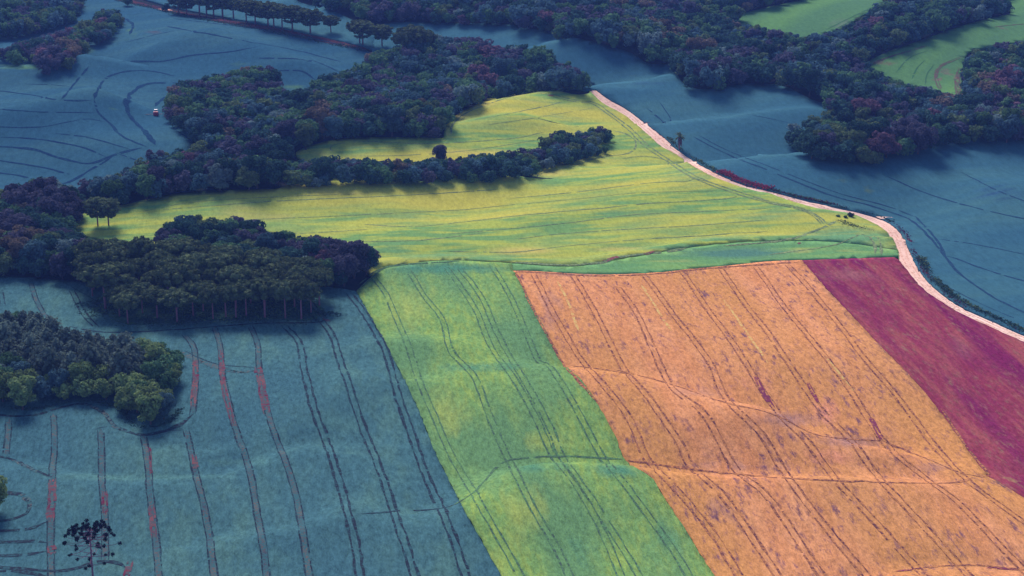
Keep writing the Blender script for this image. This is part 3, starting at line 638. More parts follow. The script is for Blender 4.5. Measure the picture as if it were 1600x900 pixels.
for px, w in (([(147, 157), (151, 143), (167, 123), (193, 114), (233, 112), (273, 120)], 1.6), ([(280, 131), (233, 132), (211, 142), (197, 160), (203, 183), (227, 207), (243, 228)], 2.4), ([(-60, 142), (0, 144), (50, 150), (97, 158), (143, 158)], 1.3), ([(-60, 226), (0, 231), (50, 235), (100, 250), (143, 257), (183, 242), (227, 231)], 1.6),
              ([(147, 157), (153, 177), (170, 193), (193, 215), (230, 231)], 1.4), ([(0, 217), (30, 217), (83, 222), (133, 233), (167, 247)], 1.2), ([(260, 42), (317, 53), (400, 68), (467, 81), (533, 98)], 1.7), ([(190, 97), (250, 97), (300, 88), (360, 82), (400, 75)], 1.7), ([(400, 92), (467, 93), (500, 100), (530, 114)], 1.6), ([(430, 112), (470, 112), (492, 126)], 1.5),
              ([(270, 30), (400, 46), (500, 64), (580, 84)], 1.3), ([(195, 68), (240, 56), (275, 49)], 1.0), ([(195, 30), (208, 40), (203, 55)], 1.6), ([(95, 157), (112, 138), (128, 118), (139, 105)], 1.2), ([(85, 210), (130, 215), (170, 225), (205, 235)], .9), ([(-20, 250), (60, 262), (110, 274)], 1.2), ([(183, 242), (150, 262), (110, 285), (90, 290)], 1.6), ([(-20, 270), (30, 276), (55, 284)], 1.3), ([(180, 240), (240, 262)], .6), ([(242, 168), (250, 160), (262, 150)], 1.6), ([(275, 205), (290, 215), (300, 224)], 1.0), ([(-20, 170), (60, 176), (150, 178)], .7), ([(-20, 200), (60, 200), (130, 188), (165, 192)], .7), ([(40, 133), (80, 134), (112, 137)], .7)):
    T.line(px, 'single', w=w, gap=.12, step=1.8)
T.build('wheel_tracks', [track_mat('track_dark_hill', (0.014, 0.036, 0.09), (0.023, 0.075, 0.12), .3, .55)], 'curving dark wheel tracks over the upper left blue hillside')

T = Tracks(); mid = [((a[0]+b[0])/2, (a[1]+b[1])/2) for a, b in zip(ROAD_L[:0], ROAD_R[:0])]
RL, RR = resample(ground(smooth(ROAD_L, 5))[:, :2], 1.5), resample(ground(smooth(ROAD_R, 5))[:, :2], 1.5)
m_ = min(len(RL), len(RR)); RL, RR = resample(RL, 1.5), resample(RR, 1.5)
C_ = (RL[np.linspace(0, len(RL)-1, 400).astype(int)]+RR[np.linspace(0, len(RR)-1, 400).astype(int)])/2; C_ = resample(C_, 1.5)
t_ = np.gradient(C_, axis=0); t_ /= np.linalg.norm(t_, axis=1, keepdims=True); n_ = np.stack([-t_[:, 1], t_[:, 0]], 1)
for sg in (-1, 1): T.strip(C_+n_*sg*.95, .55, 0, .05, .4, .12)
T.strip(C_, .5, 1, .05, .5, .35)
T.build('wheel_tracks', [track_mat('track_road', (0.60, 0.30, 0.22), (0.86, 0.55, 0.45), .38, .6), track_mat('track_road_weeds', (0.45, 0.30, 0.20), (0.86, 0.55, 0.45), .45, .65)], 'worn wheel ruts in the pale dirt road')

T = Tracks()
for px, w in (([(1352, 106), (1385, 92), (1430, 78), (1450, 72)], 1.6), ([(1470, 142), (1462, 122), (1468, 106), (1490, 95), (1505, 90)], 2.0), ([(1498, 150), (1495, 125), (1502, 108)], 3.0), ([(1550, 44), (1585, 40), (1620, 38)], 1.0)): T.line(px, 'red', w=w, gap=.1, step=2)
for px, w in (([(1400, 115), (1420, 92), (1450, 80)], .9), ([(1425, 125), (1432, 108), (1445, 95)], .9), ([(1290, 48), (1330, 28), (1368, 10)], 1.2), ([(1300, 50), (1336, 30), (1372, 13)], .8), ([(1445, 135), (1448, 118), (1460, 100)], .8)): T.line(px, 'tan', w=w, gap=.1, step=2)
T.build('wheel_tracks', [M['grass'], track_mat('track_pasture', (0.06, 0.10, 0.06), (0.045, 0.16, 0.065)), track_mat('track_pasture_red', (0.14, 0.06, 0.075), (0.05, 0.15, 0.07), .35, .6)], 'faint reddish wheel tracks curving over the far green fields')

# ------------------------------------------------------------------ trees: foliage materials
LEAF = [   # adjective used in labels, leaf colours
    ('dark green', leaf_mat('leaf_dark_green', (0.023, 0.060, 0.072), (0.049, 0.103, 0.085))),
    ('mid green', leaf_mat('leaf_mid_green', (0.057, 0.127, 0.081), (0.100, 0.180, 0.085))),
    ('olive', leaf_mat('leaf_olive', (0.120, 0.165, 0.075), (0.080, 0.118, 0.068))),
    ('blue-grey', leaf_mat('leaf_blue_grey', (0.077, 0.142, 0.178), (0.054, 0.113, 0.148))),
    ('purplish', leaf_mat('leaf_purplish', (0.101, 0.091, 0.137), (0.060, 0.062, 0.109))),
    ('reddish', leaf_mat('leaf_reddish', (0.181, 0.095, 0.135), (0.116, 0.079, 0.118))),
    ('pale grey-green', leaf_mat('leaf_pale', (0.154, 0.216, 0.220), (0.109, 0.166, 0.186))),
    ('rusty', leaf_mat('leaf_rusty', (0.193, 0.144, 0.112), (0.116, 0.103, 0.098))),
    ('yellow-green', leaf_mat('leaf_yellow_green', (0.215, 0.290, 0.110), (0.130, 0.190, 0.095))),
]
LM = [m for _, m in LEAF]
BARK = plain_mat('bark', (0.10, 0.065, 0.085), 0.9)
BARK_P = plain_mat('araucaria_bark', (0.26, 0.11, 0.18), 0.9)
TUFT = leaf_mat('araucaria_needles', (0.080, 0.110, 0.065), (0.115, 0.145, 0.070), 0.15)
TUFT_N = leaf_mat('araucaria_needles_dark', (0.012, 0.014, 0.026), (0.022, 0.024, 0.030), 0.08)
NEEDLE = leaf_mat('pine_needles', (0.105, 0.150, 0.150), (0.125, 0.165, 0.140), 0.25)

def quads(P, Nrm, s, rg, asp=1.0):
    """leaf quads centred at P facing Nrm"""
    n = len(P); r = rg.normal(size=(n, 3)); a = np.cross(Nrm, r); a /= np.linalg.norm(a, axis=1, keepdims=True)+1e-9
    b = np.cross(Nrm, a); s = np.broadcast_to(s, (n,))[:, None]
    k = rg.uniform(.65, 1.25, (n, 4, 1))
    V = np.stack([P-a*s*k[:, 0], P-b*s*asp*k[:, 1], P+a*s*k[:, 2], P+b*s*asp*k[:, 3]], 1).reshape(-1, 3)
    return V, np.arange(4*n).reshape(-1, 4)

def crown_np(rg, Ht, Rd, lobes, per, leaf, low=0.18, tall=1.0):
    """leaf clumps of an uneven broadleaf crown: verts, quads"""
    C, Rr = [(0, 0, Ht*.55)], [Rd*.62]
    for i in range(lobes):
        z = rg.uniform(low+.12, .90); e = math.sqrt(max(.05, 1-((z-.50)/.52)**2)); th = i*2.4+rg.uniform(-.5, .5)
        q = Rd*e*rg.uniform(.45, .80); C.append((q*math.cos(th), q*math.sin(th), Ht*z)); Rr.append(Rd*rg.uniform(.26, .44))
    C, Rr = np.array(C), np.array(Rr)
    k = rg.choice(len(C), lobes*per, p=Rr**2/np.sum(Rr**2))
    d = rg.normal(size=(len(k), 3)); d[:, 2] += .35; d /= np.linalg.norm(d, axis=1, keepdims=True)
    P = C[k] + d*(Rr[k]*rg.uniform(.72, 1.06, len(k)))[:, None]*np.array([1, 1, .85])
    keep = P[:, 2] > Ht*low*rg.uniform(.3, 1.0, len(P)); P, d = P[keep], d[keep]
    nn = d + rg.normal(0, .55, d.shape); nn /= np.linalg.norm(nn, axis=1, keepdims=True)
    return quads(P, nn, leaf*rg.uniform(.6, 1.25, len(P)), rg)

def core_np(Ht, Rd):
    b = MB(); b.ball((0, 0, Ht*.52), Rd*.55, 7, 5, (1, 1, .36*Ht/(Rd*.55))); return b
def broad_meshes(seed, Ht, Rd, lobes, per, leaf):
    rg = np.random.default_rng(seed); V, Q = crown_np(rg, Ht, Rd, lobes, per, leaf); b = core_np(Ht, Rd*.85)
    b.add(V, Q); t = MB(); lean = rg.uniform(-.4, .4, 2)
    t.tube([(0, 0, -1), (lean[0]*.4, lean[1]*.4, Ht*.25), (lean[0], lean[1], Ht*.6)], [.34, .24, .1], 7)
    for i in range(4):
        th = i*1.57+rg.uniform(-.4, .4); z0 = Ht*rg.uniform(.22, .4)
        t.tube([(lean[0]*.5, lean[1]*.5, z0), (math.cos(th)*Rd*.3, math.sin(th)*Rd*.3, z0+Ht*.14), (math.cos(th)*Rd*.62, math.sin(th)*Rd*.62, z0+Ht*.24)], [.14, .09, .04], 5)
    return b, t
def araucaria_np(rg, Ht, levels, tuft_r, per, spiky=False, thick=.30):
    """levels: (height fraction, branch length, count, rise); returns trunk, branches, crown builders"""
    t, br, cr = MB(), MB(), MB(); t.tube([(0, 0, -1.0), (0, 0, Ht*.4), (.1, .05, Ht*.93)], [thick, thick*.8, thick*.4], 8)
    C = []
    for z, L, n, rise in levels:
        o = rg.uniform(0, 6.28)
        for i in range(n):
            th = o+i*2*math.pi/n+rg.uniform(-.22, .22); l = L*rg.uniform(.78, 1.1); c, s_ = math.cos(th), math.sin(th); z0 = z*Ht+rg.uniform(-.25, .25)
            tip = (c*l, s_*l, z0+rise*rg.uniform(.7, 1.3))
            br.tube([(0, 0, z0), (c*l*.5, s_*l*.5, z0-.12*l*.3), (c*l*.85, s_*l*.85, z0+rise*.45), tip], [.09, .07, .05, .03], 4, False)
            C.append(tip)
            if not spiky or rg.random() < (.7 if z > .78 else .12):
                C.append((c*l*.78+rg.uniform(-.6, .6), s_*l*.78+rg.uniform(-.6, .6), z0+rise*.6))
            if not spiky: C.append((c*l*.5+rg.uniform(-.7, .7), s_*l*.5+rg.uniform(-.7, .7), z0+rise*.55))
    C.append((.1, .05, Ht*.95)); C = np.array(C)
    for c in C:
        r = tuft_r*rg.uniform(.75, 1.2)
        cr.ball(c, r*.62, 6, 4, (1, 1, .75))
        d = rg.normal(size=(per, 3)); d[:, 2] += .2; d /= np.linalg.norm(d, axis=1, keepdims=True)
        if spiky:
            V, Q = quads(c+d*r*.75, np.cross(d, rg.normal(size=d.shape))/1.0, r*.3, rg, .35)
        else:
            nn = d+rg.normal(0, .4, d.shape); nn /= np.linalg.norm(nn, axis=1, keepdims=True)
            V, Q = quads(c+d*(r*rg.uniform(.6, 1.05, per))[:, None]*np.array([1, 1, .72]), nn, r*.42, rg)
        cr.add(V, Q)
    return t, br, cr
def pine_np(rg, Ht, Rd, leaf):
    t, cr = MB(), MB(); t.tube([(0, 0, -1), (0, 0, Ht*.9)], [.26, .05], 7); P, D = [], []
    for i in range(46):
        z = .16+.82*(i/46); L = Rd*(1-z**2.2)**.8*1.05*rg.uniform(.7, 1.15); th = i*2.4
        n = max(5, int(30*L/Rd)); f = rg.uniform(.25, 1.0, n)
        p = np.stack([math.cos(th)*L*f, math.sin(th)*L*f, Ht*z+L*.75*f+rg.normal(0, .16, n)], 1)
        P.append(p+rg.normal(0, .22, p.shape)); d = np.array([math.cos(th), math.sin(th), .9])+rg.normal(0, .5, (n, 3)); D.append(d)
    P, D = np.vstack(P), np.vstack(D); D /= np.linalg.norm(D, axis=1, keepdims=True)
    V, Q = quads(P, D, leaf*rg.uniform(.6, 1.3, len(P)), rg, 1.0); cr.add(V, Q); cr.ball((0, 0, Ht*.45), Rd*.4, 6, 4, (1, 1, .30*Ht/(Rd*.4))); return t, cr

# templates: unit trees of 10 m height
BIG = [broad_meshes(100+i, 10.0, 4.4+.35*(i % 3), 15+i % 4, 165, .36) for i in range(7)]
BIG_ME = [(c.mesh('crown_leaves', LM[0]), t.mesh('trunk_wood', BARK, True)) for c, t in BIG]
MIDT = [broad_meshes(200+i, 10.0, 4.6+.3*(i % 3), 12+i % 4, 75, .50)[0] for i in range(6)]
FART = [broad_meshes(300+i, 10.0, 4.8+.3*(i % 3), 9+i % 4, 46, .66)[0] for i in range(5)]

# ------------------------------------------------------------------ where the woods stand: outlines of the visible canopies in photo pixels
WOODS = {
 'corner': dict(poly=[(-120, 488), (0, 487), (43, 489), (83, 502), (100, 512), (160, 527), (200, 524), (253, 534), (278, 543), (284, 580), (281, 620), (278, 645), (253, 664), (217, 667), (197, 648), (186, 636), (157, 631), (127, 627), (93, 631), (67, 640), (30, 643), (0, 634), (-120, 640)], sp=6.2, h=(8, 11), pal=[.6, 5, 9, 1, .6, 0, 1.5, .3], where='the lower left copse'),
 'grove': dict(poly=[(235, 385), (262, 355), (280, 336), (300, 336), (315, 345), (345, 345), (367, 340), (390, 342), (410, 354), (420, 364), (455, 364), (480, 375), (500, 368), (530, 372), (553, 378), (580, 383), (596, 397), (592, 415), (572, 432), (548, 446), (525, 452), (505, 450), (450, 452), (350, 440), (250, 430), (232, 400)], sp=6.4, h=(9, 13), pal=[9, 6, 1.5, 2, 4, .5, .4, .2], where='the wood behind the araucarias'),
 'left': dict(poly=[(-120, 300), (0, 298), (50, 284), (70, 279), (95, 285), (113, 296), (135, 308), (135, 325), (118, 345), (118, 368), (150, 378), (190, 376), (232, 388), (240, 395), (250, 430), (170, 440), (130, 441), (60, 436), (0, 433), (-120, 430)], sp=6.4, h=(9, 13), pal=[7, 7, 2, 2, 4, .2, .5, .4], where='the left edge wood'),
 'middle': dict(poly=[(262, 185), (258, 158), (272, 135), (313, 120), (360, 113), (397, 102), (420, 103), (437, 123), (437, 140), (455, 146), (480, 140), (490, 128), (500, 120), (540, 110), (567, 100), (583, 80), (617, 77), (630, 52), (663, 52), (700, 58), (753, 58), (765, 73), (800, 72), (820, 70), (860, 77), (887, 97), (922, 128), (923, 143), (908, 150), (867, 143), (833, 138), (800, 143), (767, 153), (733, 170), (700, 192), (695, 217), (633, 217), (560, 217), (517, 222), (492, 230), (462, 240), (452, 250), (445, 295), (333, 300), (283, 304), (233, 313), (197, 322), (150, 318), (135, 308), (113, 296), (133, 281), (183, 277), (217, 254), (240, 236), (293, 234), (307, 222), (290, 210), (268, 198)], sp=6.3, h=(8, 12.5), pal=[8, 6, 1.5, 4, 4, .2, 1, .6], where='the middle belt'),
 'hedge': dict(poly=[(440, 250), (483, 250), (520, 245), (543, 248), (600, 252), (700, 248), (733, 243), (800, 237), (848, 226), (853, 208), (877, 203), (905, 204), (933, 198), (957, 206), (968, 226), (950, 239), (910, 253), (867, 264), (833, 275), (800, 284), (700, 289), (567, 291), (513, 296), (440, 298)], sp=5.4, h=(5.5, 9.5), pal=[7, 5, 2, 4, 2.5, .2, .8, .3], where='the tree belt inside the yellow field'),
 'top_left': dict(poly=[(-80, -40), (130, -30), (130, 0), (128, 28), (93, 46), (40, 62), (-80, 66)], sp=7.0, h=(8, 12), pal=[7, 5, 2, 3, 2, .3, .3, .2], where='the top left wood'),
 'spur': dict(poly=[(-80, 78), (0, 77), (20, 67), (60, 58), (97, 47), (147, 27), (160, 13), (187, 17), (194, 37), (180, 55), (167, 67), (127, 83), (118, 105), (93, 119), (60, 118), (55, 100), (0, 97), (-80, 97)], sp=6.6, h=(7, 11), pal=[5, 4, 3, 2, 3, .6, .4, 1], where='the top left spur of trees'),
 'far': dict(poly=[(300, -60), (420, -14), (470, 0), (500, 9), (543, 26), (573, 37), (613, 37), (700, 40), (800, 44), (867, 59), (933, 73), (987, 88), (1013, 103), (1057, 104), (1053, 123), (1077, 142), (1117, 143), (1153, 135), (1200, 134), (1233, 140), (1267, 157), (1303, 172), (1267, 181), (1240, 194), (1228, 212), (1250, 240), (1290, 262), (1333, 263), (1400, 254), (1450, 241), (1473, 229), (1533, 226), (1600, 225), (1750, 220), (1750, 58), (1650, 62), (1600, 64), (1550, 72), (1511, 80), (1506, 110), (1500, 150), (1460, 141), (1393, 124), (1346, 100), (1387, 82), (1433, 67), (1500, 43), (1550, 30), (1580, 21), (1574, 0), (1590, -60), (1400, -60), (1387, 0), (1367, 13), (1320, 43), (1293, 48), (1250, 55), (1220, 50), (1137, 28), (1200, 13), (1262, -2), (1300, -60)], sp=7.0, h=(8, 12.5), pal=[8, 6, 1.8, 4, 4, .2, 1.1, .6], where='the far wood'),
}
SPOTS = {   # patches of leaf colour one sees in the photo: wood -> (px, py, rx, ry, leaf index, strength)
 'corner': [(230, 640, 50, 30, 2, .5), (260, 560, 40, 40, 1, .5), (70, 600, 60, 20, 2, .5)],
 'grove': [(380, 350, 40, 14, 4, .9), (550, 400, 40, 25, 4, .85), (460, 370, 40, 10, 4, .6), (410, 405, 12, 6, 5, .9), (500, 420, 16, 12, 5, .8), (590, 400, 14, 25, 0, .9)],
 'left': [(30, 362, 40, 18, 4, .9), (90, 330, 30, 20, 4, .8), (30, 395, 30, 18, 7, .5), (60, 300, 60, 12, 6, .35)],
 'middle': [(760, 95, 25, 25, 5, .6), (395, 215, 20, 14, 7, .8), (500, 180, 14, 10, 7, .7), (560, 160, 60, 12, 4, .6), (420, 110, 18, 20, 4, .8), (740, 70, 30, 14, 4, .7)],
 'spur': [(85, 95, 26, 18, 4, .95), (80, 98, 14, 14, 5, .3), (115, 82, 16, 14, 7, .8), (30, 75, 25, 10, 4, .6)],
 'far': [(1320, 215, 60, 40, 2, .45), (1360, 175, 16, 10, 5, .8), (1365, 228, 14, 8, 5, .95), (1570, 140, 30, 22, 5, .6), (1040, 55, 16, 10, 7, .8), (1143, 40, 8, 8, 7, .95), (1095, 75, 14, 6, 7, .8), (1000, 65, 26, 14, 6, .6), (1420, 205, 25, 14, 4, .7), (650, 20, 60, 10, 4, .5), (1475, 165, 12, 6, 7, .7)],
}
def scatter(poly, sp, hmin, hmax, rg, min_h=4.0, crown=.42):
    """trees whose foot and top both fall inside the visible canopy outline"""
    poly = np.asarray(poly, float); W = ground(smooth(np.vstack([poly, poly[:1]]), 10))[:, :2]
    lo, hi = W.min(0), W.max(0); hi[1] = min(hi[1]+30, 1620); hi[0] = min(hi[0], 560); lo[0] = max(lo[0], -560)
    x, y = np.arange(lo[0], hi[0], sp), np.arange(lo[1], hi[1], sp*.87)
    A, B = np.meshgrid(x, y); A = A + (np.arange(len(y)) % 2)[:, None]*sp/2
    P = np.stack([A.ravel(), B.ravel()], 1); P = P + rg.uniform(-.32*sp, .32*sp, P.shape); z = H(P[:, 0], P[:, 1])-.2
    h = rg.uniform(hmin, hmax, len(P)); big = rg.random(len(P)); h = h*np.where(big > .92, 1.2, np.where(big < .25, .78, 1.0)); good = np.zeros(len(P), bool); fin = h.copy()
    base = project(np.column_stack([P, z+.6])); hit = ground(np.clip(base, (-700, -140), (2300, 1500)))
    hid = hit[:, 1] < P[:, 1]-5; bi = inside(base, poly) | (hid & inside(project(np.column_stack([P, z+.42*h])), poly))
    for f in (1.0, .85, .7, .55):
        hh = h*f; top = project(np.column_stack([P, z+hh*.93])); mid = project(np.column_stack([P, z+hh*.5]))
        r = hh*crown*.8; lft = project(np.column_stack([P[:, 0]-r, P[:, 1], z+hh*.5])); rgt = project(np.column_stack([P[:, 0]+r, P[:, 1], z+hh*.5]))
        ok = bi & inside(top, poly) & inside(lft, poly) & inside(rgt, poly) & (hh > min_h) & ~good
        fin[ok] = hh[ok]; good |= ok
    return np.column_stack([P, z])[good], fin[good]

rt = np.random.default_rng(11)
trees = []   # (screen size, wood, position, height, colour)
for wname, w in WOODS.items():
    P, h = scatter(w['poly'], w['sp'], w['h'][0], w['h'][1], rt)
    p = np.array(w['pal']); ci = rt.choice(8, len(P), p=p/p.sum()); pc = project(P+np.column_stack([0*h, 0*h, h*.5]))
    for (sx, sy, rx, ry, li, st) in SPOTS.get(wname, ()):
        f = np.exp(-(((pc[:, 0]-sx)/rx)**2+((pc[:, 1]-sy)/ry)**2)); ci[rt.random(len(P)) < f*st*1.2] = li
    if wname == 'corner': ci[ci == 2] = 8
    if wname == 'corner':       # the grey plumes at its back are pines, placed below
        m = (pc[:, 1] < 575+.10*pc[:, 0]) & (pc[:, 0] < 215) & (pc[:, 1] > 505); PINES = (P[m], h[m], pc[m]); P, h, ci, pc = P[~m], h[~m], ci[~m], pc[~m]
    for i in range(len(P)):
        d = np.linalg.norm(P[i]-[0, 0, CAM_H]); vis = (-10 < pc[i, 0] < 1610) and (-5 < pc[i, 1] < 905)
        trees.append((h[i]/d if vis else -1, wname, P[i], h[i], int(ci[i]), pc[i]))
order = sorted(range(len(trees)), key=lambda i: -trees[i][0])
solo = set(order[:296]); print('broadleaf trees', len(trees))

ORD = ['', 'first', 'second', 'third', 'fourth', 'fifth', 'sixth', 'seventh', 'eighth', 'ninth', 'tenth', 'eleventh', 'twelfth', 'thirteenth', 'fourteenth', 'fifteenth', 'sixteenth', 'seventeenth', 'eighteenth', 'nineteenth', 'twentieth']
def ordw(n): return ORD[n] if n <= 20 else 'twenty-'+ORD[n-20] if n < 30 else 'thirtieth' if n == 30 else ('thirty-'+ORD[n-30] if n < 40 else 'forty-'+ORD[max(1, n-40)] if n < 50 else 'far right')
def place_word(k, n): return 'leftmost' if k == 0 else 'rightmost' if k == n-1 else ordw(k+1)+' from left'

# label the single trees: colour, band of its wood, then place along that band
bands = {}
for i in solo:
    w = trees[i][1]; bands.setdefault(w, []).append(i)
lab = {}
for w, ids in bands.items():
    ys = np.array([trees[i][5][1] for i in ids]); q1, q2, q3 = np.quantile(ys, [.25, .5, .75])
    cells = {}
    for i in ids:
        y = trees[i][5][1]; b = 'back row' if y < q1 else 'upper middle' if y < q2 else 'lower middle' if y < q3 else 'front row'
        cells.setdefault((trees[i][4], b), []).append(i)
    for (ci, b), lst in cells.items():
        lst.sort(key=lambda i: trees[i][5][0])
        for k, i in enumerate(lst):
            e = '' if len(lst) == 1 else ', '+place_word(k, len(lst))
            lab[i] = ('only ' if len(lst) == 1 else '')+f"{LEAF[ci][0]} broadleaf tree, {b} of {WOODS[w]['where']}{e}"
for i in sorted(solo):
    s, w, P, h, ci, pc = trees[i]; k = i % len(BIG_ME)
    t = empty('broadleaf_tree', P, rt.uniform(0, 6.28), h/10.0); t.scale[0] *= rt.uniform(.85, 1.2); t.scale[1] *= rt.uniform(.85, 1.2)
    tag(t, lab[i], 'tree', 'broadleaf trees of the woods')
    c = link('crown', BIG_ME[k][0], t); c.material_slots[0].link = 'OBJECT'; c.material_slots[0].material = LM[ci]
    link('trunk', BIG_ME[k][1], t)
# all the other trees of the woods: one mass
VV, QQ, TT, IQ, IT, n0 = [], [], [], [], [], 0
for i, (s, w, P, h, ci, pc) in enumerate(trees):
    if i in solo: continue
    d = P[1]; T_ = MIDT[i % len(MIDT)] if d < 800 and s > 0 else FART[i % len(FART)]
    if not hasattr(T_, 'V'): T_.V = np.vstack(T_.v); T_.Q = np.vstack(T_.q); T_.T = np.vstack(T_.t)
    a = rt.uniform(0, 6.28); sx, sy = h/10*rt.uniform(.85, 1.2, 2); ca, sa = math.cos(a), math.sin(a)
    v = T_.V*np.array([sx, sy, h/10]); v = np.column_stack([v[:, 0]*ca-v[:, 1]*sa, v[:, 0]*sa+v[:, 1]*ca, v[:, 2]])+P
    VV.append(v); QQ.append(T_.Q+n0); TT.append(T_.T+n0); IQ.append(np.full(len(T_.Q), ci)); IT.append(np.full(len(T_.T), ci)); n0 += len(v)
wm = mesh_np('woodland', np.vstack(VV), [np.vstack(QQ), np.vstack(TT)], LM, np.concatenate(IQ+IT))
tag(link('woodland', wm), 'mixed dark woodland of round crowns filling the valleys and belts', 'woodland', kind='stuff')
print('woodland quads', sum(len(q) for q in QQ))

# ------------------------------------------------------------------ pines of the lower left copse
pt, pcn = zip(*[pine_np(np.random.default_rng(400+i), 10.0, 3.3, .42) for i in range(3)])
PT = [t.mesh('pine_trunk', BARK, True) for t in pt]; PC = [c.mesh('pine_crown', NEEDLE) for c in pcn]
Pp, ph, ppc = PINES; o_ = np.argsort(ppc[:, 0]); med = np.median(ppc[:, 1])
rows = {True: [i for i in o_ if ppc[i, 1] < med], False: [i for i in o_ if ppc[i, 1] >= med]}
for back, ids in rows.items():
    for k, i in enumerate(ids):
        t = empty('pine_tree', Pp[i], rt.uniform(0, 6.28), ph[i]/10*1.12)
        tag(t, f"blue-grey feathery pine in the {'back' if back else 'front'} pine row of the lower left copse, {place_word(k, len(ids))}", 'pine', 'pines in the lower left copse')
        link('crown', PC[i % 3], t); link('trunk', PT[i % 3], t)

# ------------------------------------------------------------------ araucarias
def arau_meshes(seed, Ht, levels, tr, per, spiky=False, thick=.3, mat=TUFT, bark=BARK_P):
    t, b, c = araucaria_np(np.random.default_rng(seed), Ht, levels, tr, per, spiky, thick)
    return t.mesh('araucaria_trunk', bark, True), b.mesh('araucaria_branches', bark), c.mesh('araucaria_crown', mat)
UMB = [arau_meshes(500+i, 13.0, [(.66, 4.4, 6, 1.0), (.76, 5.4, 8, 1.2), (.86, 4.4, 8, 1.1), (.93, 2.4, 6, .8)], 1.25, 46, thick=.36) for i in range(4)]
ROWA = [arau_meshes(520+i, 15.0, [(.34+.05*i, 3.4, 5, 1.0), (.50, 4.4, 7, 1.1), (.64, 4.9, 8, 1.0), (.77, 4.9, 8, .9), (.88, 3.4, 7, .6)], 1.05, 24, thick=.36) for i in range(4)]
def araucaria(ms, P, s, label, group, rz=None, sx=1.0):
    t = empty('araucaria_tree', P, rt.uniform(0, 6.28) if rz is None else rz, s); t.scale[0] *= sx; t.scale[1] *= sx
    tag(t, label, 'araucaria', group)
    link('trunk', ms[0], t); link('branches', ms[1], t); link('crown', ms[2], t); return t
# the single one in front
near = arau_meshes(540, 15.5, [(.34, 3.2, 3, .2), (.46, 5.2, 4, .2), (.55, 4.8, 4, .3), (.65, 6.4, 6, .3), (.75, 5.8, 7, .7), (.82, 5.6, 10, 1.0), (.87, 4.6, 11, 1.0), (.91, 3.2, 10, .8), (.94, 1.8, 7, .5)], .56, 60, True, .26, TUFT_N, BARK_P)
foot = ground([(146, 912)])[0]; foot[2] -= .3
araucaria(near, foot, 1.0, 'lone araucaria with separate dark tufts in the wheat, nearest tree of all', None, .4)
# the grove with bare trunks showing
GROVE = np.array([(150, 440), (143, 462), (168, 488), (196, 506), (240, 506), (300, 502), (420, 499), (478, 500), (508, 489), (505, 470), (460, 456), (350, 442), (250, 436), (170, 430)], float)
Wg = ground(smooth(np.vstack([GROVE, GROVE[:1]]), 10))[:, :2]; pts = []
front = [(200, 508), (246, 500), (277, 506), (333, 501), (353, 498), (369, 499), (385, 496), (414, 499), (446, 500), (471, 501), (223, 492), (302, 496), (318, 490)]
pts = [tuple(p) for p in ground(front)[:, :2]]
for _ in range(4000):
    q = rt.uniform(Wg.min(0), Wg.max(0))
    if inside([q], Wg)[0] and all((q[0]-a)**2+(q[1]-b)**2 > 6.6**2 for a, b in pts): pts.append(tuple(q))
G3 = np.array([(a, b, float(H(a, b))-.2) for a, b in pts]); gp = project(G3)
gh = np.array([rt.uniform(10.5, 12.5) if k < len(front) else rt.uniform(9.5, 15.5) for k in range(len(pts))]); gh[7:10] = [13.5, 13.0, 13.5]
rowi = np.digitize(gp[:, 1], [452, 466, 480, 493])
rn = ['rearmost row', 'second row', 'middle row', 'fourth row', 'front row']
for r in range(5):
    ids = [i for i in np.argsort(gp[:, 0]) if rowi[i] == r]
    for k, i in enumerate(ids):
        araucaria(UMB[i % 4], G3[i], gh[i]/13.0, f"umbrella araucaria in {rn[r]} of the grove above wheat, {place_word(k, len(ids))}", 'araucarias of the grove above the wheat', sx=rt.uniform(.85, 1.15))
print('grove', len(pts))
# the row along the red lane: foot pixel, top pixel
ROWP = [(279, 22, -8), (292, 24, -6), (312, 24, -16), (323, 26, -12), (334, 27, -10), (348, 28, -14), (365, 30, -6), (385, 34, 0), (399, 37, 2), (419, 42, 4), (428, 43, 6), (441, 45, 10), (457, 48, 9), (485, 53, 15), (517, 51, 24), (562, 68, 31), (567, 71, 34), (597, 73, 39)]
gr = ground([(a, b) for a, b, _ in ROWP])
for k, (a, b, c) in enumerate(ROWP):
    P = gr[k].copy(); d = np.linalg.norm(P-[0, 0, CAM_H]); hgt = (b-c)*d/F_PX/math.cos(PITCH-.1); P[2] -= .3
    araucaria(ROWA[k % 4], P, hgt/15.0, f"tall araucaria in the row along the red lane, {place_word(k, len(ROWP))}", 'araucarias along the red earth lane', sx=1.45)
for k, (a, b, c, s, l) in enumerate([(153, 354, 309, 1.15, 'left araucaria of the pair at the yellow field tip'), (170, 354, 311, 1.25, 'right araucaria of the pair at the yellow field tip'),
                                     (646, 92, 46, 1.25, 'broad araucaria rising at the top end of the middle belt'), (663, 94, 52, 1.0, 'narrow araucaria beside the broad one at the middle belt end'), (630, 96, 54, .9, 'leftmost araucaria crown at the upper end of the middle belt')]):
    P = ground([(a, b)])[0]; d = np.linalg.norm(P-[0, 0, CAM_H]); P[2] -= .3
    araucaria(UMB[k % 4] if k > 1 else ROWA[k], P, (b-c)*d/F_PX/.96/(13.0 if k > 1 else 15.0), l, None, sx=s)

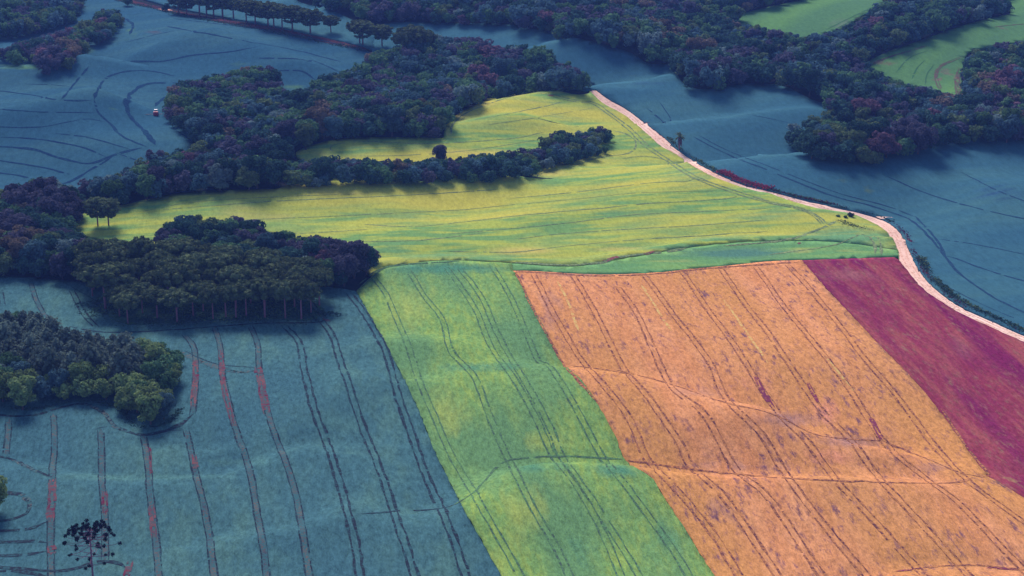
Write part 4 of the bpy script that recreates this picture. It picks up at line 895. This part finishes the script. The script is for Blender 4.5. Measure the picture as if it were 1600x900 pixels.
# ------------------------------------------------------------------ single trees and bushes
def lone(px, top, ci, label, name='broadleaf_tree', cat='tree', k=0, wide=1.0, sink=.3):
    P = ground([px])[0]; d = np.linalg.norm(P-[0, 0, CAM_H]); h = (px[1]-top)*d/F_PX/.95; P[2] -= sink
    t = empty(name, P, rt.uniform(0, 6.28), h/10.0); t.scale[0] *= wide; t.scale[1] *= wide; tag(t, label, cat)
    c = link('crown', BIG_ME[k][0], t); c.material_slots[0].link = 'OBJECT'; c.material_slots[0].material = LM[ci]; link('trunk', BIG_ME[k][1], t)
lone((-8, 806), 748, 8, 'yellow-green tree cut by the left edge beside a looping track', k=1, wide=.95)
lone((689, 262), 227, 4, 'small dark tree standing above the hedge belt below the yellow tongue', k=2, wide=.7)
lone((260, 18), 5, 0, 'small dark bush on the red lane at the top left', 'roadside_bush', 'bush', 3, 1.2)
lone((200, 10), -4, 1, 'round bush at the upper end of the red lane', 'roadside_bush', 'bush', 4, 1.2)
lone((1329, 340), 331, 0, 'dark round bush at the road edge before the bend', 'roadside_bush', 'bush', 5, 1.1)
lone((1321, 342), 336, 1, 'small green bush left of the dark one at the bend', 'roadside_bush', 'bush', 6, 1.3)
lone((1309, 340), 335, 1, 'low bush leftmost of three on the yellow side of the bend', 'roadside_bush', 'bush', 2, 1.5)
# a palm with its dry skirt by the road
t, sk, fr = MB(), MB(), MB(); rg = np.random.default_rng(61)
t.tube([(0, 0, -.5), (.15, 0, 3), (.3, .1, 6.4)], [.34, .26, .2], 8)
for i in range(34):
    th = i*2.4; z0 = rg.uniform(3.2, 6.2); c, s_ = math.cos(th), math.sin(th)
    sk.tube([(.25, .05, z0), (.25+c*.8, s_*.8, z0-.5), (.25+c*.95, s_*.95, z0-1.7)], [.12, .16, .05], 4, False)
for i in range(22):
    th = i*2.4; up = rg.uniform(-.2, 1.5); c, s_ = math.cos(th), math.sin(th); L = rg.uniform(2.0, 2.8); pts_ = [(.3+c*L*f, .1+s_*L*f, 6.4+up*2.0*f-1.5*f*f) for f in np.linspace(0, 1, 6)]
    for j in range(5):
        a, b = np.array(pts_[j]), np.array(pts_[j+1]); w_ = .42*math.sin(math.pi*(j+.6)/5.6)+.06
        sd = np.array([-s_, c, -.35]); sd2 = np.array([s_, -c, -.35]); fr.add([a, b, b+sd*w_, a+sd*w_], [(0, 1, 2, 3)]); fr.add([a, b, b+sd2*w_, a+sd2*w_], [(0, 1, 2, 3)])
P = ground([(1061, 235)])[0]; pe = empty('palm_tree', (P[0], P[1], P[2]), .3, 30*np.linalg.norm(P-[0, 0, CAM_H])/F_PX/8.6)
tag(pe, 'solitary palm with a shaggy purplish trunk beside the pale road', 'palm')
link('trunk', t.mesh('palm_trunk', BARK_P, True), pe); link('dry_skirt', sk.mesh('palm_skirt', plain_mat('dry_fronds', (.12, .06, .10), .9)), pe); link('fronds', fr.mesh('palm_fronds', TUFT), pe)

# ------------------------------------------------------------------ roadside weeds, undergrowth
def weeds(name, bands, label, mats, cat):
    P, S, I = [], [], []
    for line, w, hgt, n, mi in bands:
        W = resample(ground(smooth(line, 6))[:, :2], .5); k = rt.integers(0, len(W), n)
        t = np.gradient(W, axis=0); t /= np.linalg.norm(t, axis=1, keepdims=True)+1e-9; nr = np.stack([-t[:, 1], t[:, 0]], 1)
        q = W[k]+nr[k]*(rt.normal(0, w/2.2, n))[:, None]; z = H(q[:, 0], q[:, 1]); cl = .5+.5*np.sin(k*.09+1)*np.sin(k*.023+mi)
        P.append(np.column_stack([q, z+rt.uniform(.1, 1, n)*hgt*(.35+.65*cl)])); S.append(rt.uniform(.25, .5, n)*min(1, hgt)); I.append(np.full(n, mi))
    P, S, I = np.vstack(P), np.concatenate(S), np.concatenate(I); nn = rt.normal(size=P.shape)+[0, 0, .8]; nn /= np.linalg.norm(nn, axis=1, keepdims=True)
    V, Q = quads(P, nn, S, rt); tag(link(name, mesh_np(name, V, Q, mats, I)), label, cat, kind='stuff')
WM = [LM[0], LM[2], leaf_mat('weeds_red', (.30, .05, .09), (.20, .05, .10)), leaf_mat('weeds_purple', (.10, .04, .09), (.07, .04, .07))]
sh = lambda l, dx, dy: [(a+dx, b+dy) for a, b in l]
weeds('roadside_weeds', [
    (sh(ROAD_R[4:15], 4, -1.5), 1.6, .9, 2600, 0), (sh(ROAD_R[4:12], 4, -2), 1.4, 1.0, 1300, 1), (sh(ROAD_R[0:5], 3, 0), 1.0, .5, 700, 2), (sh(ROAD_R[7:10], 5, -3), 2.4, 1.2, 1700, 2), (sh(ROAD_R[9:13], 4, -2), 1.4, .9, 900, 3),
    (sh(ROAD_R[14:], 6, -1), 1.6, .8, 3200, 3), (sh(ROAD_R[17:24], 10, -3), 2.0, 1.0, 3600, 0), (sh(ROAD_R[17:24], 12, -4), 1.6, 1.0, 1200, 1), (sh(ROAD_R[15:21], 7, 0), 1.2, .6, 1500, 2),
    (sh(ROAD_L[12:17], -4, 4), 1.4, .5, 900, 1), ([(1290, 337), (1320, 345), (1350, 356)], 2.2, .5, 900, 0), ([(1310, 345), (1345, 358), (1368, 360)], 2.6, .7, 900, 1), ([(1340, 357), (1365, 361)], 1.4, .5, 300, 2),
    (sh(LANE_B, 0, 0), 3.5, 1.6, 4200, 0), (sh(LANE_B[5:], 0, -1), 2.0, .9, 900, 3)], 'red, purple and green weeds lining the dirt road and red lane', WM, 'weeds')
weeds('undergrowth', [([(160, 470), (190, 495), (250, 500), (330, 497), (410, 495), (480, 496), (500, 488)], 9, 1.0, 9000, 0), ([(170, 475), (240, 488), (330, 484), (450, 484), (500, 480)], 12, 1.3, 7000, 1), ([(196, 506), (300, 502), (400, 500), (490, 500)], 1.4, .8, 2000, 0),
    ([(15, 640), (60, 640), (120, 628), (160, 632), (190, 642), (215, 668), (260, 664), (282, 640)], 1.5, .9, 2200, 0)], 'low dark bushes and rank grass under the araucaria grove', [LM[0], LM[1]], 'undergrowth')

# ------------------------------------------------------------------ the red tractor at work on the hillside
RED = plain_mat('tractor_red', (.42, .03, .08), .45); WHT = plain_mat('cab_white', (.55, .50, .58), .6, vary=.05); BLK = plain_mat('tyre_black', (.02, .02, .025), .9); GLS = plain_mat('cab_glass', (.03, .05, .08), .15); STL = plain_mat('boom_steel', (.10, .08, .12), .6, .1)
P = ground([(244, 181)])[0]; dd = np.linalg.norm(P-[0, 0, CAM_H]); tr = empty('tractor', (P[0], P[1], P[2]+.1), R(8), 1.0)
tag(tr, 'small red tractor with white cab roof spraying the blue hillside', 'tractor')
b = MB(); b.box((0, 1.5, 1.35), (.55, 1.1, .45), .12); b.box((0, 2.62, 1.2), (.4, .1, .3), .03); link('hood', b.mesh('hood', RED), tr)
b = MB(); b.box((0, -.2, 1.0), (.5, 1.2, .28), .08); b.box((0, -1.9, 1.5), (1.2, .8, .95), .2); link('spray_tank', b.mesh('tank', RED), tr)
b = MB(); b.box((0, -.1, 2.1), (.75, .75, .75), .1); cb = link('cab', b.mesh('cab', GLS), tr)
b = MB(); b.box((0, -.1, 2.98), (.85, .8, .12), .06); link('cab_roof', b.mesh('roof', WHT), tr)
def wheel(x, y, r, w):
    b = MB(); prof = [(-w, r*.55), (-w, r*.92), (-w*.7, r), (w*.7, r), (w, r*.92), (w, r*.55)]; k = 20; v = []
    for dx, rr in prof: v += [(dx, rr*math.cos(2*math.pi*j/k), rr*math.sin(2*math.pi*j/k)) for j in range(k)]
    b.add(v, [(i*k+j, i*k+(j+1) % k, (i+1)*k+(j+1) % k, (i+1)*k+j) for i in range(5) for j in range(k)])
    o = link('wheel', b.mesh('tyre', BLK), tr); o.location = (x, y, r)
    c = MB(); c.tube([(-w*.7, 0, 0), (w*.7, 0, 0)], [r*.56, r*.56], 16); link('rim', c.mesh('rim', WHT), o)
for x in (-.95, .95): wheel(x, -.5, .88, .26); wheel(x*.92, 2.0, .62, .2)
b = MB()
for sg in (-1, 1):
    b.tube([(sg*.9, -2.7, 1.2), (sg*5.5, -2.7, 1.25)], [.10, .07], 6); b.tube([(sg*.9, -2.7, 1.7), (sg*5.5, -2.7, 1.35)], [.06, .05], 6)
    for q in range(8): b.tube([(sg*(1.2+q*.58), -2.7, 1.22), (sg*(1.2+q*.58), -2.75, .85)], [.03, .02], 4)
b.tube([(-.9, -2.7, 1.45), (.9, -2.7, 1.45)], [.1, .1], 6); link('spray_boom', b.mesh('boom', STL), tr)

# ------------------------------------------------------------------ the evening air
hz = MB(); hz.box((0, 3500, 100), (9600, 9000, 112)); 
lo_z = min(-12.0, float(HG.min())-2.0); hi_z = 215.0
hz = MB(); hz.box((0, 4000, (lo_z+hi_z)/2), (22000, 20000, (hi_z-lo_z)/2))
hm, hnt, hout = new_mat('haze_air'); pv = node(hnt, 'ShaderNodeVolumePrincipled'); pv.inputs['Color'].default_value = (0.16, 0.30, 1.0, 1); pv.inputs['Density'].default_value = HAZE
pv.inputs['Anisotropy'].default_value = 0.0; hnt.links.new(pv.outputs[0], hout.inputs['Volume'])
tag(link('haze', hz.mesh('haze', hm)), 'thin bluish evening haze over the valley', 'haze', kind='stuff')
